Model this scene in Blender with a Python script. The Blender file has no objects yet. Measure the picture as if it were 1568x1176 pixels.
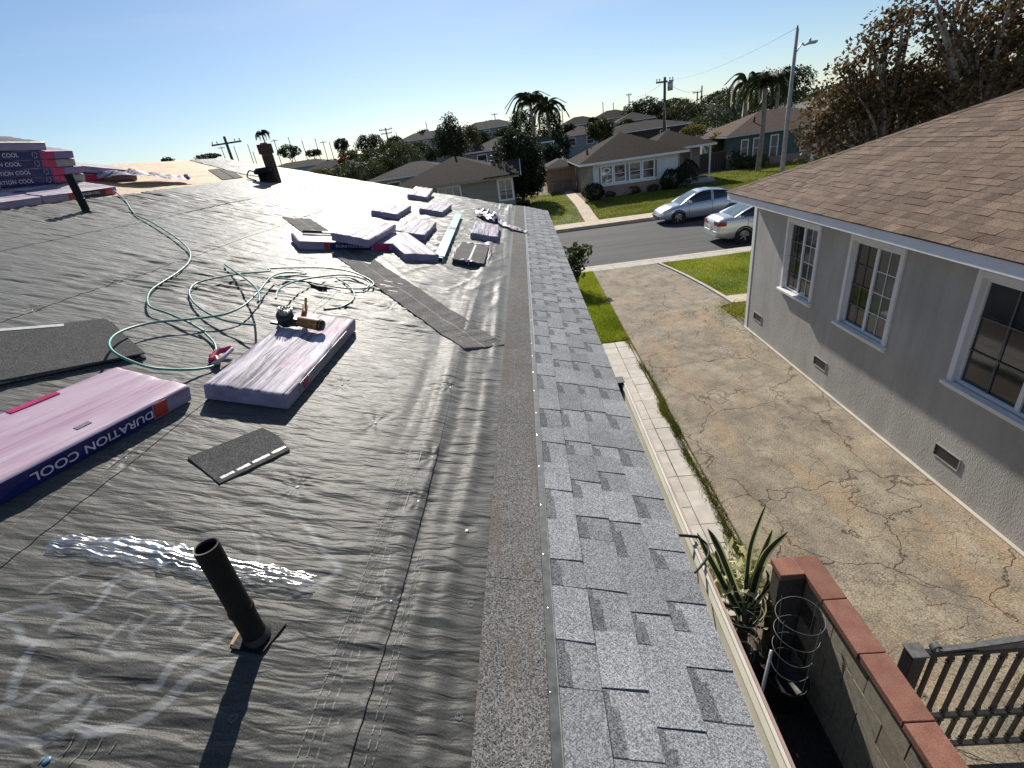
import bpy, bmesh, math, random
import numpy as np
from mathutils import Matrix, Vector

random.seed(7)
RNG = np.random.default_rng(7)
scene = bpy.context.scene
COL = scene.collection

# ------------------------------------------------------------------ camera
CAMZ = 4.65
R3 = np.array([[0.99126437, -0.10987447, -0.07295585],
               [0.01583563, -0.4500041, 0.89288608],
               [-0.13093581, -0.88624145, -0.4443331]])
FPX = 733.0
cd = bpy.data.cameras.new('camera')
cam = bpy.data.objects.new('camera', cd)
COL.objects.link(cam)
scene.camera = cam
cd.sensor_width = 36.0
cd.lens = FPX / 1568 * 36
cd.clip_start = 0.05
cd.clip_end = 5000
_m = Matrix.Identity(4)
for i in range(3):
    _m[i][0] = R3[i, 0]
    _m[i][1] = -R3[i, 1]
    _m[i][2] = -R3[i, 2]
_m[2][3] = CAMZ
cam.matrix_world = _m

# ------------------------------------------------------------------ sky and sun
SUN_AZ = math.radians(9.6)      # towards -X from +Y
SUN_EL = math.radians(34)
world = bpy.data.worlds.new('World')
scene.world = world
world.use_nodes = True
wn = world.node_tree.nodes
wl = world.node_tree.links
wn.clear()
w_out = wn.new('ShaderNodeOutputWorld')
w_bg = wn.new('ShaderNodeBackground')
sky = wn.new('ShaderNodeTexSky')
sky.sky_type = 'NISHITA'
sky.sun_disc = False
sky.sun_elevation = SUN_EL
sky.sun_rotation = -SUN_AZ
sky.air_density = 1.0
sky.altitude = 300
sky.dust_density = 0.3
sky.ozone_density = 4.0
w_bg.inputs['Strength'].default_value = 0.082
w_tc = wn.new('ShaderNodeTexCoord')
w_mp = wn.new('ShaderNodeMapping')
w_mp.inputs['Scale'].default_value = (1.2, 1.2, 9.0)
w_mp.inputs['Rotation'].default_value = (0.10, 0.06, 0.4)
w_nz = wn.new('ShaderNodeTexNoise')
w_nz.inputs['Scale'].default_value = 1.6
w_nz.inputs['Detail'].default_value = 6
w_rp = wn.new('ShaderNodeValToRGB')
w_rp.color_ramp.elements[0].position = 0.5
w_rp.color_ramp.elements[1].position = 0.8
w_rp.color_ramp.elements[1].color = (0.22, 0.22, 0.22, 1)
w_mx = wn.new('ShaderNodeMix')
w_mx.data_type = 'RGBA'
w_mx.inputs[7].default_value = (8.0, 8.6, 9.0, 1)
wl.new(w_tc.outputs['Generated'], w_mp.inputs[0])
wl.new(w_mp.outputs[0], w_nz.inputs['Vector'])
wl.new(w_nz.outputs[0], w_rp.inputs[0])
wl.new(w_rp.outputs[0], w_mx.inputs[0])
wl.new(sky.outputs[0], w_mx.inputs[6])
wl.new(w_mx.outputs[2], w_bg.inputs[0])
wl.new(w_bg.outputs[0], w_out.inputs[0])

sd = bpy.data.lights.new('sun', 'SUN')
sd.energy = 5.0
sd.angle = math.radians(0.53)
sd.color = (1.0, 0.94, 0.84)
sun = bpy.data.objects.new('sun', sd)
COL.objects.link(sun)
SDIR = Vector((-math.sin(SUN_AZ) * math.cos(SUN_EL), math.cos(SUN_AZ) * math.cos(SUN_EL), math.sin(SUN_EL)))
sun.rotation_euler = (-SDIR).to_track_quat('-Z', 'Y').to_euler()
sun.location = (-5, 30, 25)

scene.view_settings.view_transform = 'Standard'
scene.view_settings.look = 'None'
scene.view_settings.exposure = 0.3
scene.view_settings.gamma = 1.0
scene.view_settings.use_curve_mapping = False
scene.render.engine = 'CYCLES'
scene.render.resolution_x = 1024
scene.render.resolution_y = 768
scene.cycles.max_bounces = 6
scene.cycles.transparent_max_bounces = 12
scene.cycles.sample_clamp_indirect = 6.0

# ------------------------------------------------------------------ survey helpers: sight line to a real surface
PITCH = 0.289
ROOF0 = 3.29                     # roof surface height at x = 0
TH = math.atan(PITCH)
def sight(px, py):
    return R3 @ np.array([px - 784.0, py - 588.0, FPX])
def on_roof(px, py, dz=0.0):
    r = sight(px, py)
    t = (ROOF0 + dz - CAMZ) / (r[2] + PITCH * r[0])
    p = r * t
    return (p[0], p[1])
def at_y(px, py, y):
    r = sight(px, py)
    r = r * (y / r[1])
    return (r[0], y, r[2] + CAMZ)

def rz(x):
    return ROOF0 - PITCH * x

# ------------------------------------------------------------------ numpy noise
def _hash(i, j, s):
    n = (i.astype(np.int64) * 374761393 + j.astype(np.int64) * 668265263 + s * 974711) & 0x7fffffff
    n = ((n ^ (n >> 13)) * 1274126177) & 0x7fffffff
    return ((n ^ (n >> 16)) & 0xffff) / 32767.5 - 1.0
def vnoise(x, y, s=0):
    x = np.asarray(x, float); y = np.asarray(y, float)
    i = np.floor(x); j = np.floor(y)
    fx = x - i; fy = y - j
    fx = fx * fx * fx * (fx * (fx * 6 - 15) + 10)
    fy = fy * fy * fy * (fy * (fy * 6 - 15) + 10)
    a = _hash(i, j, s); b = _hash(i + 1, j, s); c = _hash(i, j + 1, s); d = _hash(i + 1, j + 1, s)
    return (a + (b - a) * fx) * (1 - fy) + (c + (d - c) * fx) * fy
def sstep(a, b, x):
    t = np.clip((np.asarray(x, float) - a) / (b - a), 0, 1)
    return t * t * (3 - 2 * t)

# ------------------------------------------------------------------ materials
MATS = {}
def newmat(name):
    m = bpy.data.materials.new(name)
    m.use_nodes = True
    nt = m.node_tree
    nt.nodes.clear()
    out = nt.nodes.new('ShaderNodeOutputMaterial')
    bs = nt.nodes.new('ShaderNodeBsdfPrincipled')
    nt.links.new(bs.outputs[0], out.inputs[0])
    MATS[name] = m
    return m, nt, bs
def N(nt, typ, **kw):
    n = nt.nodes.new(typ)
    for k, v in kw.items():
        setattr(n, k, v)
    return n
def coords(nt, kind='Object', scale=(1, 1, 1), rot=(0, 0, 0)):
    tc = N(nt, 'ShaderNodeTexCoord')
    mp = N(nt, 'ShaderNodeMapping')
    mp.inputs['Scale'].default_value = scale
    mp.inputs['Rotation'].default_value = rot
    nt.links.new(tc.outputs[kind], mp.inputs[0])
    return mp.outputs[0]
def world_coords(nt, scale=(1, 1, 1), rot=(0, 0, 0)):
    g = N(nt, 'ShaderNodeNewGeometry')
    mp = N(nt, 'ShaderNodeMapping')
    mp.inputs['Scale'].default_value = scale
    mp.inputs['Rotation'].default_value = rot
    nt.links.new(g.outputs['Position'], mp.inputs[0])
    return mp.outputs[0]
def noise(nt, vec, scale, detail=4, rough=0.55, dist=0.0):
    n = N(nt, 'ShaderNodeTexNoise')
    n.inputs['Scale'].default_value = scale
    n.inputs['Detail'].default_value = detail
    n.inputs['Roughness'].default_value = rough
    n.inputs['Distortion'].default_value = dist
    nt.links.new(vec, n.inputs['Vector'])
    return n.outputs[0]
def ramp(nt, fac, stops):
    r = N(nt, 'ShaderNodeValToRGB')
    e = r.color_ramp.elements
    e[0].position, e[0].color = stops[0][0], (*stops[0][1], 1)
    e[1].position, e[1].color = stops[-1][0], (*stops[-1][1], 1)
    for p, c in stops[1:-1]:
        x = e.new(p); x.color = (*c, 1)
    nt.links.new(fac, r.inputs[0])
    return r.outputs[0]
def mixc(nt, fac, a, b, mode='MIX'):
    n = N(nt, 'ShaderNodeMix', data_type='RGBA', blend_type=mode)
    n.clamp_factor = True
    for s, v in ((0, fac), (6, a), (7, b)):
        if isinstance(v, (int, float)):
            n.inputs[s].default_value = v
        elif isinstance(v, tuple):
            n.inputs[s].default_value = (*v, 1)
        else:
            nt.links.new(v, n.inputs[s])
    return n.outputs[2]
def maths(nt, op, a, b=None, c=None):
    n = N(nt, 'ShaderNodeMath', operation=op)
    for s, v in ((0, a), (1, b), (2, c)):
        if v is None: continue
        if isinstance(v, (int, float)): n.inputs[s].default_value = v
        else: nt.links.new(v, n.inputs[s])
    return n.outputs[0]
def bump(nt, bs, height, strength=0.3, dist=0.01):
    b = N(nt, 'ShaderNodeBump')
    b.inputs['Strength'].default_value = strength
    b.inputs['Distance'].default_value = dist
    nt.links.new(height, b.inputs['Height'])
    nt.links.new(b.outputs[0], bs.inputs['Normal'])
def attr(nt, name):
    a = N(nt, 'ShaderNodeAttribute')
    a.attribute_name = name
    return a
def simple(name, col, rough=0.6, var=0.12, scale=8.0, bmp=0.0, metal=0.0, spec=0.5, kind='pos', objrand=0.0, tone=False):
    m, nt, bs = newmat(name)
    v = world_coords(nt) if kind == 'pos' else coords(nt)
    f = noise(nt, v, scale, 5)
    lo = tuple(max(0, c * (1 - var * 1.6)) for c in col)
    hi = tuple(min(1, c * (1 + var * 1.6)) for c in col)
    c = ramp(nt, f, [(0.25, lo), (0.75, hi)])
    if objrand:
        oi = N(nt, 'ShaderNodeObjectInfo')
        k = maths(nt, 'MULTIPLY_ADD', oi.outputs['Random'], objrand * 2, 1 - objrand)
        c = mixc(nt, 1.0, c, k, 'MULTIPLY')
    if tone:
        a = attr(nt, 'tone')
        c = mixc(nt, 1.0, c, a.outputs['Fac'], 'MULTIPLY')
    nt.links.new(c, bs.inputs['Base Color'])
    bs.inputs['Roughness'].default_value = rough
    bs.inputs['Metallic'].default_value = metal
    bs.inputs['Specular IOR Level'].default_value = spec
    if bmp:
        bump(nt, bs, noise(nt, v, scale * 6, 4), bmp, 0.01)
    return m

# --- roofing underlayment: woven dark synthetic with a satin sheen (and the paler print on it)
def underlay_mat(name, lo, hi, streak, printed=False):
    m, nt, bs = newmat(name)
    p = world_coords(nt)
    f1 = noise(nt, world_coords(nt, (8, 34, 1)), 1.0, 2, 0.5, 0.4)
    f2 = noise(nt, p, 1.4, 4)
    f3 = noise(nt, p, 240, 2)
    c = ramp(nt, f2, [(0.3, lo), (0.7, hi)])
    c = mixc(nt, 0.35, c, ramp(nt, f1, [(0.35, tuple(x * 0.7 for x in lo)), (0.7, streak)]), 'MIX')
    c = mixc(nt, 0.45, c, ramp(nt, f3, [(0.35, (0.35, 0.35, 0.35)), (0.65, (1.3, 1.3, 1.25))]), 'MULTIPLY')
    if printed:     # pale ink of the printed emblem, worn thin in places
        k = maths(nt, 'MULTIPLY', attr(nt, 'ink').outputs['Fac'], ramp(nt, noise(nt, p, 9, 4), [(0.3, (0.5, 0.5, 0.5)), (0.6, (0.8, 0.8, 0.8))]))
        c = mixc(nt, k, c, (0.195, 0.205, 0.21))
    nt.links.new(c, bs.inputs['Base Color'])
    bs.inputs['IOR'].default_value = 1.27
    bs.inputs['Sheen Weight'].default_value = 0.3
    bs.inputs['Sheen Roughness'].default_value = 0.45
    bs.inputs['Sheen Tint'].default_value = (0.95, 0.93, 0.86, 1)
    bs.inputs['Specular IOR Level'].default_value = 0.5
    nt.links.new(maths(nt, 'MULTIPLY_ADD', f1, 0.12, 0.43), bs.inputs['Roughness'])
    bump(nt, bs, maths(nt, 'ADD', f1, maths(nt, 'MULTIPLY', f3, 0.08)), 0.75, 0.013)
underlay_mat('underlayment', (0.054, 0.053, 0.048), (0.090, 0.088, 0.080), (0.14, 0.138, 0.126), True)
underlay_mat('print_grey', (0.13, 0.133, 0.133), (0.19, 0.192, 0.19), (0.22, 0.22, 0.215))
underlay_mat('print_white', (0.17, 0.17, 0.165), (0.25, 0.25, 0.24), (0.28, 0.28, 0.27))

# --- asphalt shingles
def granule(name, base, dark=0.55, spread=0.6, objrand=0.14, scale=330, tone=False, patch=None, spec=0.12):
    m, nt, bs = newmat(name)
    p = world_coords(nt)
    wn_ = N(nt, 'ShaderNodeTexVoronoi')
    wn_.inputs['Scale'].default_value = scale
    nt.links.new(p, wn_.inputs['Vector'])
    sep = N(nt, 'ShaderNodeSeparateColor')
    nt.links.new(wn_.outputs['Color'], sep.inputs[0])
    lo = tuple(c * (1 - spread) for c in base)
    hi = tuple(min(0.85, c * (1 + spread * 1.1)) for c in base)
    c = ramp(nt, sep.outputs[0], [(0.0, lo), (0.55, base), (1.0, hi)])
    big = noise(nt, p, 5, 4)
    c = mixc(nt, 0.5, c, ramp(nt, big, [(0.3, (0.7, 0.7, 0.7)), (0.7, (1.15, 1.15, 1.15))]), 'MULTIPLY')
    if patch:
        c = mixc(nt, maths(nt, 'MULTIPLY', ramp(nt, noise(nt, world_coords(nt, (9, 1.2, 1)), 2.0, 4), [(0.5, (0, 0, 0)), (0.62, (1, 1, 1))]), 0.45), c, patch)
    oi = N(nt, 'ShaderNodeObjectInfo')
    k = maths(nt, 'MULTIPLY_ADD', oi.outputs['Random'], objrand * 2, 1 - objrand)
    c = mixc(nt, 1.0, c, k, 'MULTIPLY')
    if tone:
        c = mixc(nt, 1.0, c, attr(nt, 'tone').outputs['Fac'], 'MULTIPLY')
    nt.links.new(c, bs.inputs['Base Color'])
    bs.inputs['Roughness'].default_value = 0.85
    bs.inputs['Specular IOR Level'].default_value = spec
    bump(nt, bs, sep.outputs[1], 0.6, 0.004)
    return m
granule('shingle_grey', (0.325, 0.327, 0.332), objrand=0.17)
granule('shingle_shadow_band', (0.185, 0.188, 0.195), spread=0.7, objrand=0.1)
granule('shingle_headlap', (0.185, 0.177, 0.165), spread=0.8, objrand=0.06, patch=(0.16, 0.125, 0.085))
granule('shingle_dark', (0.085, 0.085, 0.083), spread=0.7, objrand=0.1)
granule('shingle_brown', (0.172, 0.122, 0.09), spread=0.45, objrand=0.10, scale=160, tone=True)
granule('roof_brown', (0.055, 0.045, 0.037), spread=0.4, objrand=0.1, scale=30, tone=True, spec=0.02)
granule('roof_grey', (0.085, 0.075, 0.066), spread=0.4, objrand=0.15, scale=30, tone=True, spec=0.02)
granule('roof_tan', (0.17, 0.125, 0.098), spread=0.4, objrand=0.12, scale=30, tone=True, spec=0.02)
simple('asphalt_edge', (0.02, 0.02, 0.02), 0.8)
simple('seal_strip', (0.10, 0.105, 0.10), 0.45, 0.3, 40)
simple('seal_strip_pale', (0.27, 0.265, 0.25), 0.8, 0.2, 40, spec=0.08)
simple('seal_white', (0.55, 0.55, 0.53), 0.45, 0.15, 40)
simple('nail_steel', (0.75, 0.75, 0.74), 0.25, 0.05, 30, metal=0.9)

# --- timber and boards
m, nt, bs = newmat('osb')
p = coords(nt, 'Object', (1, 1, 1))
vo = N(nt, 'ShaderNodeTexVoronoi'); vo.inputs['Scale'].default_value = 14
vo.inputs['Randomness'].default_value = 1.0
nt.links.new(world_coords(nt, (2.2, 0.8, 1), (0, 0, 0.3)), vo.inputs['Vector'])
c = mixc(nt, 0.6, (0.60, 0.44, 0.27), vo.outputs['Color'], 'SOFT_LIGHT')
c = mixc(nt, 0.5, c, ramp(nt, noise(nt, world_coords(nt, (18, 1.5, 1)), 1.5, 5), [(0.3, (0.62, 0.6, 0.56)), (0.7, (1.1, 1.08, 1.05))]), 'MULTIPLY')
oi = N(nt, 'ShaderNodeObjectInfo')
c = mixc(nt, 1.0, c, maths(nt, 'MULTIPLY_ADD', oi.outputs['Random'], 0.25, 0.85), 'MULTIPLY')
nt.links.new(c, bs.inputs['Base Color'])
bs.inputs['Roughness'].default_value = 0.75
simple('raw_timber', (0.42, 0.29, 0.17), 0.75, 0.2, 12)

# --- shingle bundle wrap
m, nt, bs = newmat('wrap_white')
f = noise(nt, coords(nt, 'Object', (22, 1.6, 3)), 1.0, 4, 0.6, 1.2)
f2 = noise(nt, coords(nt, 'Object'), 3.0, 3)
f3 = noise(nt, coords(nt, 'Object', (9, 5, 9)), 1.0, 3)
c = ramp(nt, f, [(0.40, (0.11, 0.095, 0.14)), (0.47, (0.32, 0.275, 0.34)), (0.58, (0.54, 0.49, 0.55))])
c = mixc(nt, ramp(nt, f2, [(0.58, (0, 0, 0)), (0.75, (0.6, 0.6, 0.6))]), c, (0.46, 0.16, 0.28))
oi = N(nt, 'ShaderNodeObjectInfo')
c = mixc(nt, 1.0, c, maths(nt, 'MULTIPLY_ADD', oi.outputs['Random'], 0.2, 0.85), 'MULTIPLY')
nt.links.new(c, bs.inputs['Base Color'])
bs.inputs['Roughness'].default_value = 0.5
bs.inputs['IOR'].default_value = 1.2
bs.inputs['Specular IOR Level'].default_value = 0.4
bump(nt, bs, maths(nt, 'ADD', f, maths(nt, 'MULTIPLY', f3, 0.4)), 0.7, 0.012)
m, nt, bs = newmat('wrap_pink')
f = noise(nt, coords(nt, 'Object', (16, 1.4, 3)), 1.0, 4, 0.6, 1.0)
f2 = noise(nt, coords(nt, 'Object'), 2.2, 3)
c = ramp(nt, f, [(0.3, (0.30, 0.17, 0.25)), (0.45, (0.46, 0.31, 0.39)), (0.7, (0.55, 0.44, 0.51))])
nt.links.new(c, bs.inputs['Base Color'])
bs.inputs['Roughness'].default_value = 0.38
bs.inputs['IOR'].default_value = 1.3
bs.inputs['Specular IOR Level'].default_value = 0.5
bump(nt, bs, f, 0.6, 0.01)
def film(name, col, rough=0.25):
    m, nt, bs = newmat(name)
    f = noise(nt, coords(nt, 'Object', (6, 3, 12)), 2.0, 4)
    c = ramp(nt, f, [(0.3, tuple(x * 0.75 for x in col)), (0.7, tuple(min(1, x * 1.2) for x in col))])
    nt.links.new(c, bs.inputs['Base Color'])
    bs.inputs['Roughness'].default_value = rough
    bump(nt, bs, f, 0.5, 0.01)
film('film_navy', (0.016, 0.02, 0.13))
film('film_magenta', (0.50, 0.03, 0.12))
film('film_red', (0.42, 0.05, 0.03))
film('film_black', (0.02, 0.022, 0.025), 0.5)
film('film_lilac', (0.20, 0.16, 0.32), 0.35)
film('letter_white', (0.72, 0.70, 0.74), 0.35)
film('wrap_side_shaded', (0.30, 0.25, 0.36), 0.4)  # bundle sides: darker lilac than the tops, their shade put into the colour
film('panel_grey', (0.17, 0.14, 0.16), 0.45)
film('film_grey', (0.30, 0.27, 0.27), 0.4)

m, nt, bs = newmat('clear_film')
nt.nodes.remove(bs)
out = [n for n in nt.nodes if n.type == 'OUTPUT_MATERIAL'][0]
tr = N(nt, 'ShaderNodeBsdfTransparent'); tr.inputs[0].default_value = (0.9, 0.92, 0.94, 1)
gl = N(nt, 'ShaderNodeBsdfGlossy'); gl.inputs['Roughness'].default_value = 0.24; gl.inputs[0].default_value = (0.95, 0.94, 0.9, 1)
mx = N(nt, 'ShaderNodeMixShader')
fr = N(nt, 'ShaderNodeFresnel'); fr.inputs[0].default_value = 1.55
bp = N(nt, 'ShaderNodeBump'); bp.inputs['Strength'].default_value = 0.3; bp.inputs['Distance'].default_value = 0.01
nt.links.new(noise(nt, world_coords(nt, (26, 70, 30)), 1.0, 2), bp.inputs['Height'])
nt.links.new(bp.outputs[0], gl.inputs['Normal'])
nt.links.new(maths(nt, 'MULTIPLY_ADD', fr.outputs[0], 0.5, 0.012), mx.inputs[0])
nt.links.new(tr.outputs[0], mx.inputs[1]); nt.links.new(gl.outputs[0], mx.inputs[2])
nt.links.new(mx.outputs[0], out.inputs[0])

# --- plain things
simple('pipe_black', (0.007, 0.007, 0.007), 0.55, 0.3, 30, 0.2, spec=0.25)
simple('pipe_mouth', (0.09, 0.07, 0.055), 0.6, 0.3, 30)
simple('brick_red', (0.075, 0.035, 0.028), 0.85, 0.3, 25, 0.3)
simple('mortar', (0.11, 0.09, 0.075), 0.9, 0.2, 30)
simple('flashing_metal', (0.34, 0.46, 0.47), 0.35, 0.12, 10, metal=0.35)
simple('galvanized', (0.45, 0.46, 0.46), 0.4, 0.15, 12, metal=0.6)
simple('hose_green', (0.06, 0.24, 0.19), 0.38, 0.15, 30)
simple('rubber_black', (0.015, 0.015, 0.016), 0.6, 0.2, 20)
simple('tool_orange', (0.33, 0.135, 0.03), 0.5, 0.35, 40, 0.15)
simple('tool_black', (0.02, 0.02, 0.021), 0.4, 0.2, 30)
simple('tool_steel', (0.4, 0.4, 0.4), 0.3, 0.2, 30, metal=0.8)
simple('brass', (0.5, 0.33, 0.12), 0.35, 0.1, 30, metal=0.8)
simple('cap_blue', (0.10, 0.22, 0.34), 0.3, 0.1, 20)
simple('gutter_cream', (0.66, 0.63, 0.53), 0.35, 0.1, 6)
simple('drip_pink', (0.40, 0.27, 0.23), 0.5, 0.15, 6)
simple('wall_stucco_own', (0.42, 0.40, 0.36), 0.9, 0.15, 8, 0.3)
simple('white_paint', (0.74, 0.74, 0.73), 0.5, 0.05, 5)
simple('white_trim', (0.80, 0.80, 0.80), 0.45, 0.04, 5)
simple('vinyl_grey', (0.48, 0.50, 0.53), 0.4, 0.05, 5)
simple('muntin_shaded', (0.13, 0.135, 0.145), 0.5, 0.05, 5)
simple('vent_mesh', (0.035, 0.03, 0.028), 0.7, 0.3, 60)
simple('black_iron', (0.022, 0.023, 0.025), 0.45, 0.3, 25, 0.15)
simple('iron_dusty', (0.12, 0.12, 0.115), 0.6, 0.3, 25, 0.15)
simple('wire_steel', (0.16, 0.16, 0.155), 0.5, 0.2, 20, metal=0.3)
simple('pot_black', (0.012, 0.012, 0.014), 0.5, 0.2, 20)
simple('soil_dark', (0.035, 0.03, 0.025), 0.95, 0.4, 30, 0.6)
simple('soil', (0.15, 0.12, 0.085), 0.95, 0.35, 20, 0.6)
simple('gravel', (0.16, 0.15, 0.145), 0.9, 0.4, 40, 0.5, tone=True)
simple('block_tan', (0.36, 0.32, 0.25), 0.92, 0.18, 22, 0.5, objrand=0.12)
simple('wire_dark', (0.02, 0.02, 0.02), 0.6)
simple('concrete', (0.50, 0.45, 0.385), 0.9, 0.12, 3, 0.25)
simple('concrete_tan', (0.55, 0.45, 0.33), 0.9, 0.14, 3, 0.2)
simple('paver', (0.53, 0.485, 0.43), 0.85, 0.1, 6, 0.2, objrand=0.08)
simple('bark', (0.14, 0.115, 0.09), 0.9, 0.35, 18, 0.5)
simple('bark_pale', (0.26, 0.22, 0.18), 0.9, 0.4, 9, 0.3)
simple('pole_wood', (0.09, 0.07, 0.055), 0.85, 0.3, 15)
simple('pole_concrete', (0.36, 0.35, 0.33), 0.8, 0.15, 6)
simple('wall_white', (0.66, 0.68, 0.70), 0.75, 0.06, 4, objrand=0.03)
simple('wall_tan', (0.30, 0.265, 0.21), 0.8, 0.08, 4, objrand=0.05)
simple('wall_teal', (0.085, 0.13, 0.125), 0.8, 0.1, 4)
simple('wall_peach', (0.50, 0.29, 0.215), 0.85, 0.1, 3)
simple('wall_pinkbrick', (0.34, 0.235, 0.20), 0.85, 0.1, 8, 0.3)
simple('wall_beige', (0.30, 0.265, 0.225), 0.85, 0.1, 3, objrand=0.2)
simple('wall_bluegrey', (0.24, 0.25, 0.255), 0.85, 0.1, 3, objrand=0.2)
simple('fence_dark', (0.055, 0.045, 0.04), 0.85, 0.2, 12, objrand=0.15)
simple('curtain', (0.45, 0.45, 0.44), 0.9, 0.2, 10)

# neighbour's stucco: rough dashed render
m, nt, bs = newmat('stucco')
p = world_coords(nt)
f1 = noise(nt, p, 26, 5, 0.65, 0.6); f2 = noise(nt, p, 1.2, 4); f3 = noise(nt, world_coords(nt, (1, 3, 1)), 14, 3, 0.5, 1.5)
c = ramp(nt, f2, [(0.3, (0.40, 0.395, 0.375)), (0.7, (0.48, 0.468, 0.445))])
c = mixc(nt, 0.55, c, ramp(nt, noise(nt, world_coords(nt, (2.2, 2.2, 0.35)), 1.6, 5, 0.65), [(0.35, (0.78, 0.76, 0.72)), (0.6, (1.06, 1.06, 1.06))]), 'MULTIPLY')
c = mixc(nt, 0.25, c, ramp(nt, f3, [(0.3, (0.7, 0.7, 0.7)), (0.7, (1.1, 1.1, 1.1))]), 'MULTIPLY')
nt.links.new(c, bs.inputs['Base Color'])
bs.inputs['Roughness'].default_value = 0.92
bump(nt, bs, maths(nt, 'ADD', f3, maths(nt, 'MULTIPLY', f1, 0.6)), 0.45, 0.012)

# driveway: old cracked concrete with rust stains
m, nt, bs = newmat('driveway_concrete')
p = world_coords(nt)
dn = N(nt, 'ShaderNodeTexNoise'); dn.inputs['Scale'].default_value = 2.2; dn.inputs['Detail'].default_value = 6
nt.links.new(p, dn.inputs['Vector'])
vm = N(nt, 'ShaderNodeVectorMath', operation='SCALE'); vm.inputs['Scale'].default_value = 0.75
nt.links.new(dn.outputs['Color'], vm.inputs[0])
va = N(nt, 'ShaderNodeVectorMath', operation='ADD')
nt.links.new(p, va.inputs[0]); nt.links.new(vm.outputs[0], va.inputs[1])
def cracks(scale, lo, hi):
    v = N(nt, 'ShaderNodeTexVoronoi', feature='DISTANCE_TO_EDGE')
    v.inputs['Scale'].default_value = scale
    nt.links.new(va.outputs[0], v.inputs['Vector'])
    return ramp(nt, v.outputs['Distance'], [(lo, (0, 0, 0)), (hi, (1, 1, 1))])
k1 = cracks(0.7, 0.001, 0.009)
k2 = cracks(2.7, 0.001, 0.021)
k3 = cracks(7.5, 0.004, 0.05)
patch = noise(nt, world_coords(nt, (1, 0.5, 1)), 0.9, 5, 0.6)
k2m = mixc(nt, ramp(nt, patch, [(0.40, (0, 0, 0)), (0.52, (1, 1, 1))]), (1.0, 1.0, 1.0), k2)
base = ramp(nt, noise(nt, p, 1.6, 8, 0.75), [(0.32, (0.17, 0.145, 0.11)), (0.5, (0.31, 0.26, 0.195)), (0.68, (0.45, 0.385, 0.285))])
stain = ramp(nt, noise(nt, world_coords(nt, (1.1, 0.32, 1), (0, 0, 0.12)), 1.3, 6, 0.7), [(0.5, (0, 0, 0)), (0.66, (1, 1, 1))])
base = mixc(nt, maths(nt, 'MULTIPLY', stain, 0.6), base, (0.43, 0.29, 0.165))
grime = ramp(nt, noise(nt, world_coords(nt, (0.8, 0.5, 1)), 1.6, 6, 0.7), [(0.52, (0, 0, 0)), (0.68, (1, 1, 1))])
base = mixc(nt, maths(nt, 'MULTIPLY', grime, 0.5), base, (0.16, 0.142, 0.12))
spk = noise(nt, p, 55, 3, 0.7)
base = mixc(nt, 0.9, base, ramp(nt, spk, [(0.33, (0.36, 0.36, 0.36)), (0.65, (1.3, 1.3, 1.27))]), 'MULTIPLY')
base = mixc(nt, 1.0, base, ramp(nt, k1, [(0, (0.36, 0.32, 0.27)), (1, (1, 1, 1))]), 'MULTIPLY')
base = mixc(nt, 0.85, base, ramp(nt, k2m, [(0, (0.48, 0.44, 0.39)), (1, (1, 1, 1))]), 'MULTIPLY')
nt.links.new(base, bs.inputs['Base Color'])
bs.inputs['Roughness'].default_value = 0.92
base = mixc(nt, maths(nt, 'MULTIPLY', ramp(nt, noise(nt, world_coords(nt, (1, 0.6, 1)), 0.7, 4), [(0.5, (0, 0, 0)), (0.62, (1, 1, 1))]), 0.45), base, mixc(nt, 1.0, base, k3, 'MULTIPLY'))
nt.links.new(base, bs.inputs['Base Color'])
hh = maths(nt, 'ADD', maths(nt, 'MULTIPLY', k1, 1.0), maths(nt, 'ADD', maths(nt, 'MULTIPLY', k2m, 0.5), maths(nt, 'MULTIPLY', spk, 0.5)))
bump(nt, bs, hh, 0.6, 0.012)

# road asphalt
m, nt, bs = newmat('road_asphalt')
p = world_coords(nt)
c = ramp(nt, noise(nt, world_coords(nt, (0.15, 1.6, 1)), 1.0, 5), [(0.3, (0.052, 0.051, 0.05)), (0.7, (0.092, 0.09, 0.087))])
c = mixc(nt, 0.5, c, ramp(nt, noise(nt, p, 40, 3), [(0.3, (0.6, 0.6, 0.6)), (0.7, (1.2, 1.2, 1.2))]), 'MULTIPLY')
nt.links.new(c, bs.inputs['Base Color']); bs.inputs['Roughness'].default_value = 0.9
bump(nt, bs, noise(nt, p, 60, 3), 0.3, 0.01)

# red cap blocks
m, nt, bs = newmat('cap_red')
p = world_coords(nt)
c = ramp(nt, noise(nt, p, 9, 5), [(0.3, (0.215, 0.095, 0.066)), (0.7, (0.31, 0.15, 0.107))])
c = mixc(nt, 0.5, c, ramp(nt, noise(nt, p, 140, 2), [(0.35, (0.55, 0.5, 0.5)), (0.65, (1.3, 1.25, 1.2))]), 'MULTIPLY')
oi = N(nt, 'ShaderNodeObjectInfo')
c = mixc(nt, 1.0, c, maths(nt, 'MULTIPLY_ADD', oi.outputs['Random'], 0.25, 0.87), 'MULTIPLY')
nt.links.new(c, bs.inputs['Base Color']); bs.inputs['Roughness'].default_value = 0.9
bump(nt, bs, noise(nt, p, 110, 3), 0.35, 0.006)

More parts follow.
